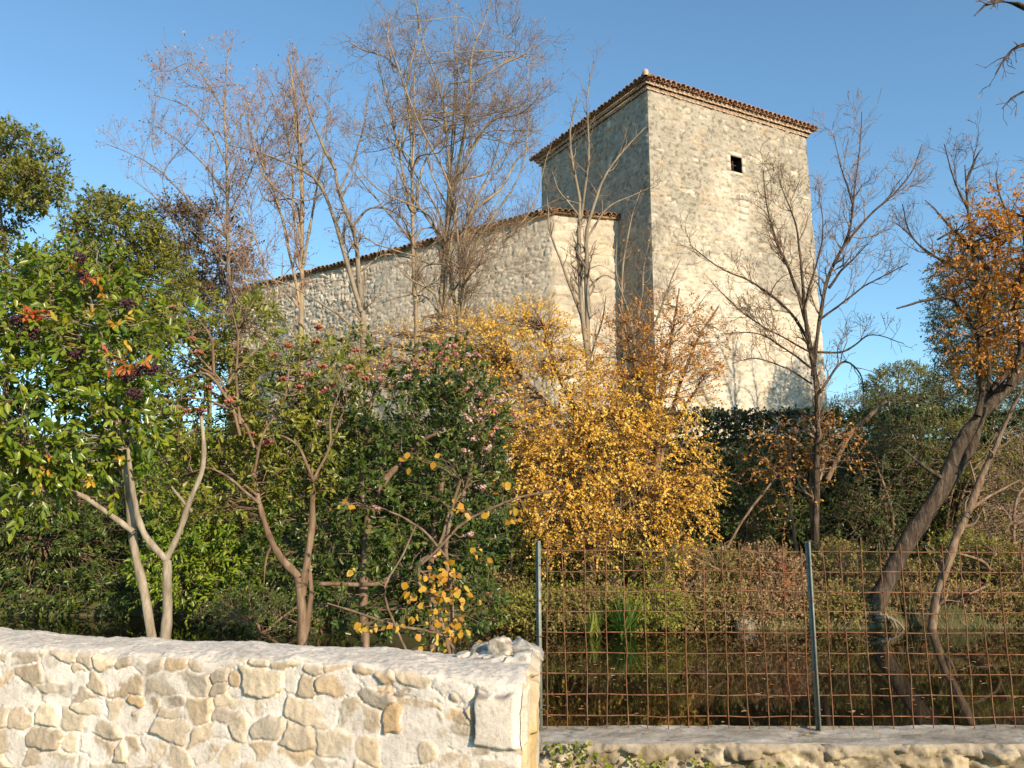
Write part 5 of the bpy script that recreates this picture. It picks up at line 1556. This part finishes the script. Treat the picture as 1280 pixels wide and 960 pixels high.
leafy('red_leaved_sapling', 'small sapling with salmon-red leaves left of the leaning fence post', 'sapling', 975, 17.2, [(972, 730, 17.2, 14, 24, .25), (985, 745, 17.2, 12, 14, .2)], 971, 'redleaf', 40, .16, 7, .05, .03, gap=.1, frac=.8, lr=(.005, .003), part='stem', crown='leaves')


# sword-leaved clumps at the water edge
def sword(px, py, y, n, L_, label, seed, tint):
    rng = np.random.default_rng(seed)
    b = W(px, py, y)
    b[2] = WZ - .02
    o = thing('sword_leaved_clump', label, 'plant', b, 'sword-leaved clumps in the water')
    a = rng.uniform(0, 2 * math.pi, n)
    el = rng.uniform(.55, 1.5, n)
    d = np.stack([np.cos(a) * np.cos(el), np.sin(a) * np.cos(el) * .8, np.sin(el)], 1)
    ln = L_ * rng.uniform(.6, 1.1, n)
    q = MB()
    k = 6
    t = np.linspace(0, 1, k)
    base = b + np.stack([rng.normal(0, .06, n), rng.normal(0, .05, n), np.zeros(n)], 1)
    C = base[:, None] + d[:, None] * (ln[:, None] * t)[..., None] - np.array([0, 0, 1]) * ((1.2 - np.sin(el))[:, None] * ln[:, None] * .32 * t ** 2.4)[..., None]
    S_ = nrm(np.cross(d, [0, 0, 1.]))[:, None] * (.021 * (1 - t ** 2.2) + .002)[None, :, None]
    U = nrm(np.cross(S_[:, 0], d))[:, None] * .006
    V = np.stack([C - S_ + U, C, C + S_ + U], 2).reshape(-1, 3)
    F = []
    for i in range(k - 1):
        for s in range(2):
            F.append([i * 3 + s, i * 3 + s + 1, i * 3 + s + 4, i * 3 + s + 3])
    F = (np.array(F)[None] + (np.arange(n) * k * 3)[:, None, None]).reshape(-1, 4)
    q.add(V, F, np.repeat(np.clip(tint + rng.normal(0, .18, n), 0, 1), k * 3))
    q.build('leaves', M['blade'], o)
    o.children[-1]['kind'] = 'stuff'


sword(780, 800, 15.9, 95, .88, 'large green spiky sword-leaved clump standing in the far edge of the pond', 21, .35)
sword(742, 803, 15.7, 42, .55, 'smaller yellow-green spiky clump left of the larger one in the pond edge', 22, .9)

# low stone blocks at the waterline
rngk = np.random.default_rng(33)
for (px, py, y, w, hgt_, lab) in ((932, 790, 16.9, .42, .22, 'pale squared stone block at the waterline left of the leaning post'), (1130, 765, 17.9, .5, .35, 'ochre stone in the bank between the leaning trunks')):
    c = W(px, py, y)
    c[2] = WZ - .1
    q = MB()
    a = np.linspace(0, 2 * math.pi, 13)[:-1]
    rings = []
    for zz_, s in ((0, 1.05), (.35, 1.0), (.7, .95), (.92, .86), (1.0, .55), (1.01, .02)):
        sq = 1 / np.maximum(np.abs(np.cos(a)), np.abs(np.sin(a))) ** .75
        rr = s * sq * (1 + rngk.normal(0, .05, 12))
        rings.append(np.stack([c[0] + rr * np.cos(a) * w / 2, c[1] + rr * np.sin(a) * .16, c[2] + zz_ * (hgt_ + .1) * (1 + rngk.normal(0, .03, 12))], 1))
    V = np.concatenate(rings)
    F = [[i * 12 + j, i * 12 + (j + 1) % 12, (i + 1) * 12 + (j + 1) % 12, (i + 1) * 12 + j] for i in range(5) for j in range(12)]
    q.add(V, F)
    ob = q.build('bank_stone', M['rubble'], base=c)
    tag(ob, lab, 'stone', 'stones along the waterline')


# ------------------------------------------------------------------ ground cover (nobody could count it)
def blades(name, pts, hgt_, mat, seed, wdt=.006, lean=.35):
    rng = np.random.default_rng(seed)
    n = len(pts)
    q = MB()
    d = nrm(np.stack([rng.normal(0, lean, n), rng.normal(0, lean, n), np.ones(n)], 1))
    leaves(q, pts, d, nrm(rng.normal(size=(n, 3)) + np.array([0, -1, 0])), hgt_ * rng.uniform(.4, 1.2, n), wdt, rng.random(n), rng, .2, False)
    return tag(q.build(name, M[mat]), kind='stuff')


rg = np.random.default_rng(77)
n = 600
X = np.concatenate([rg.normal(c_, .5, 60) for c_ in (-.4, .2, 1.2, 2.6, 3.6, 4.4, 5.2, 6.0, 7.6, 8.6)])
Y = far_shore(X) - .25 + rg.random(n) * .9
blades('dry_reeds', np.stack([X, Y, ground_z(X, Y)], 1), .75, 'drygrass', 81, .010, .34)
n = 3500
X = rg.uniform(-1, 13, n)
Y = far_shore(X) - .1 + rg.random(n) ** 1.5 * 1.2
blades('bank_grass', np.stack([X, Y, ground_z(X, Y)], 1), .26, 'drygrass', 78, .010, .4)
n = 9000
X = rg.uniform(.1, 7.5, n)
Y = 6.10 - rg.random(n) ** 1.6 * .9
blades('grass', np.stack([X, Y, ground_z(X, Y) - .01], 1), .10, 'grass', 79, .005, .7)
n = 4000
X = rg.uniform(-9, 0, n)
Y = rg.uniform(4.8, 10, n)
blades('grass', np.stack([X, Y, ground_z(X, Y) - .01], 1), .2, 'grass', 80, .006, .5)

# ivy creeping on the kerb wall next to the rubble wall
kv = MB()
n = 60
X = .25 + rg.random(n) ** 1.6 * 1.7
C = np.stack([X, 6.06 - rg.random(n) * .03, .10 + rg.random(n) * .2 * np.clip(1.2 - X * .6, .2, 1)], 1)
sprays(kv, None, C, nrm(np.tile([0, -1., .2], (n, 1)) + rg.normal(0, .3, (n, 3))), rg, .09, 6, .032, .026, .2, .3, .9)
o = thing('ivy_tuft', 'small green ivy growing on the kerb wall beside the end of the rubble wall', 'plant', (.6, 6.1, .1))
kv.build('leaves', M['photinia'], o)
o.children[-1]['kind'] = 'stuff'

n = 380
X = np.concatenate([rg.uniform(.3, 8, n), rg.uniform(-9, 1, 100)])
Y = np.concatenate([6.9 + rg.random(n) ** .8 * 9.6, 13 + rg.random(100) * 4])
n = len(X)
q = MB()
a = rg.uniform(0, 2 * math.pi, n)
leaves(q, np.stack([X, Y, np.full(n, WZ + .006)], 1), np.stack([np.cos(a), np.sin(a), 0 * a], 1), np.tile([0, 0, 1.], (n, 1)), rg.uniform(.03, .09, n), rg.uniform(.02, .05, n), rg.random(n), rg, .1)
tag(q.build('floating_leaves', M['floating']), kind='stuff')
n = 60
X = rg.uniform(.8, 6.5, n)
Y = rg.uniform(6.15, 6.55, n)
a = rg.uniform(0, 2 * math.pi, n)
q = MB()
leaves(q, np.stack([X, Y, np.full(n, LZ + .022)], 1), np.stack([np.cos(a), np.sin(a), 0 * a + .1], 1), nrm(rg.normal(0, .2, (n, 3)) + np.array([0, 0, 1.])), rg.uniform(.02, .04, n), rg.uniform(.01, .025, n), rg.random(n), rg, .2)
tag(q.build('fallen_leaves', M['floating']), kind='stuff')
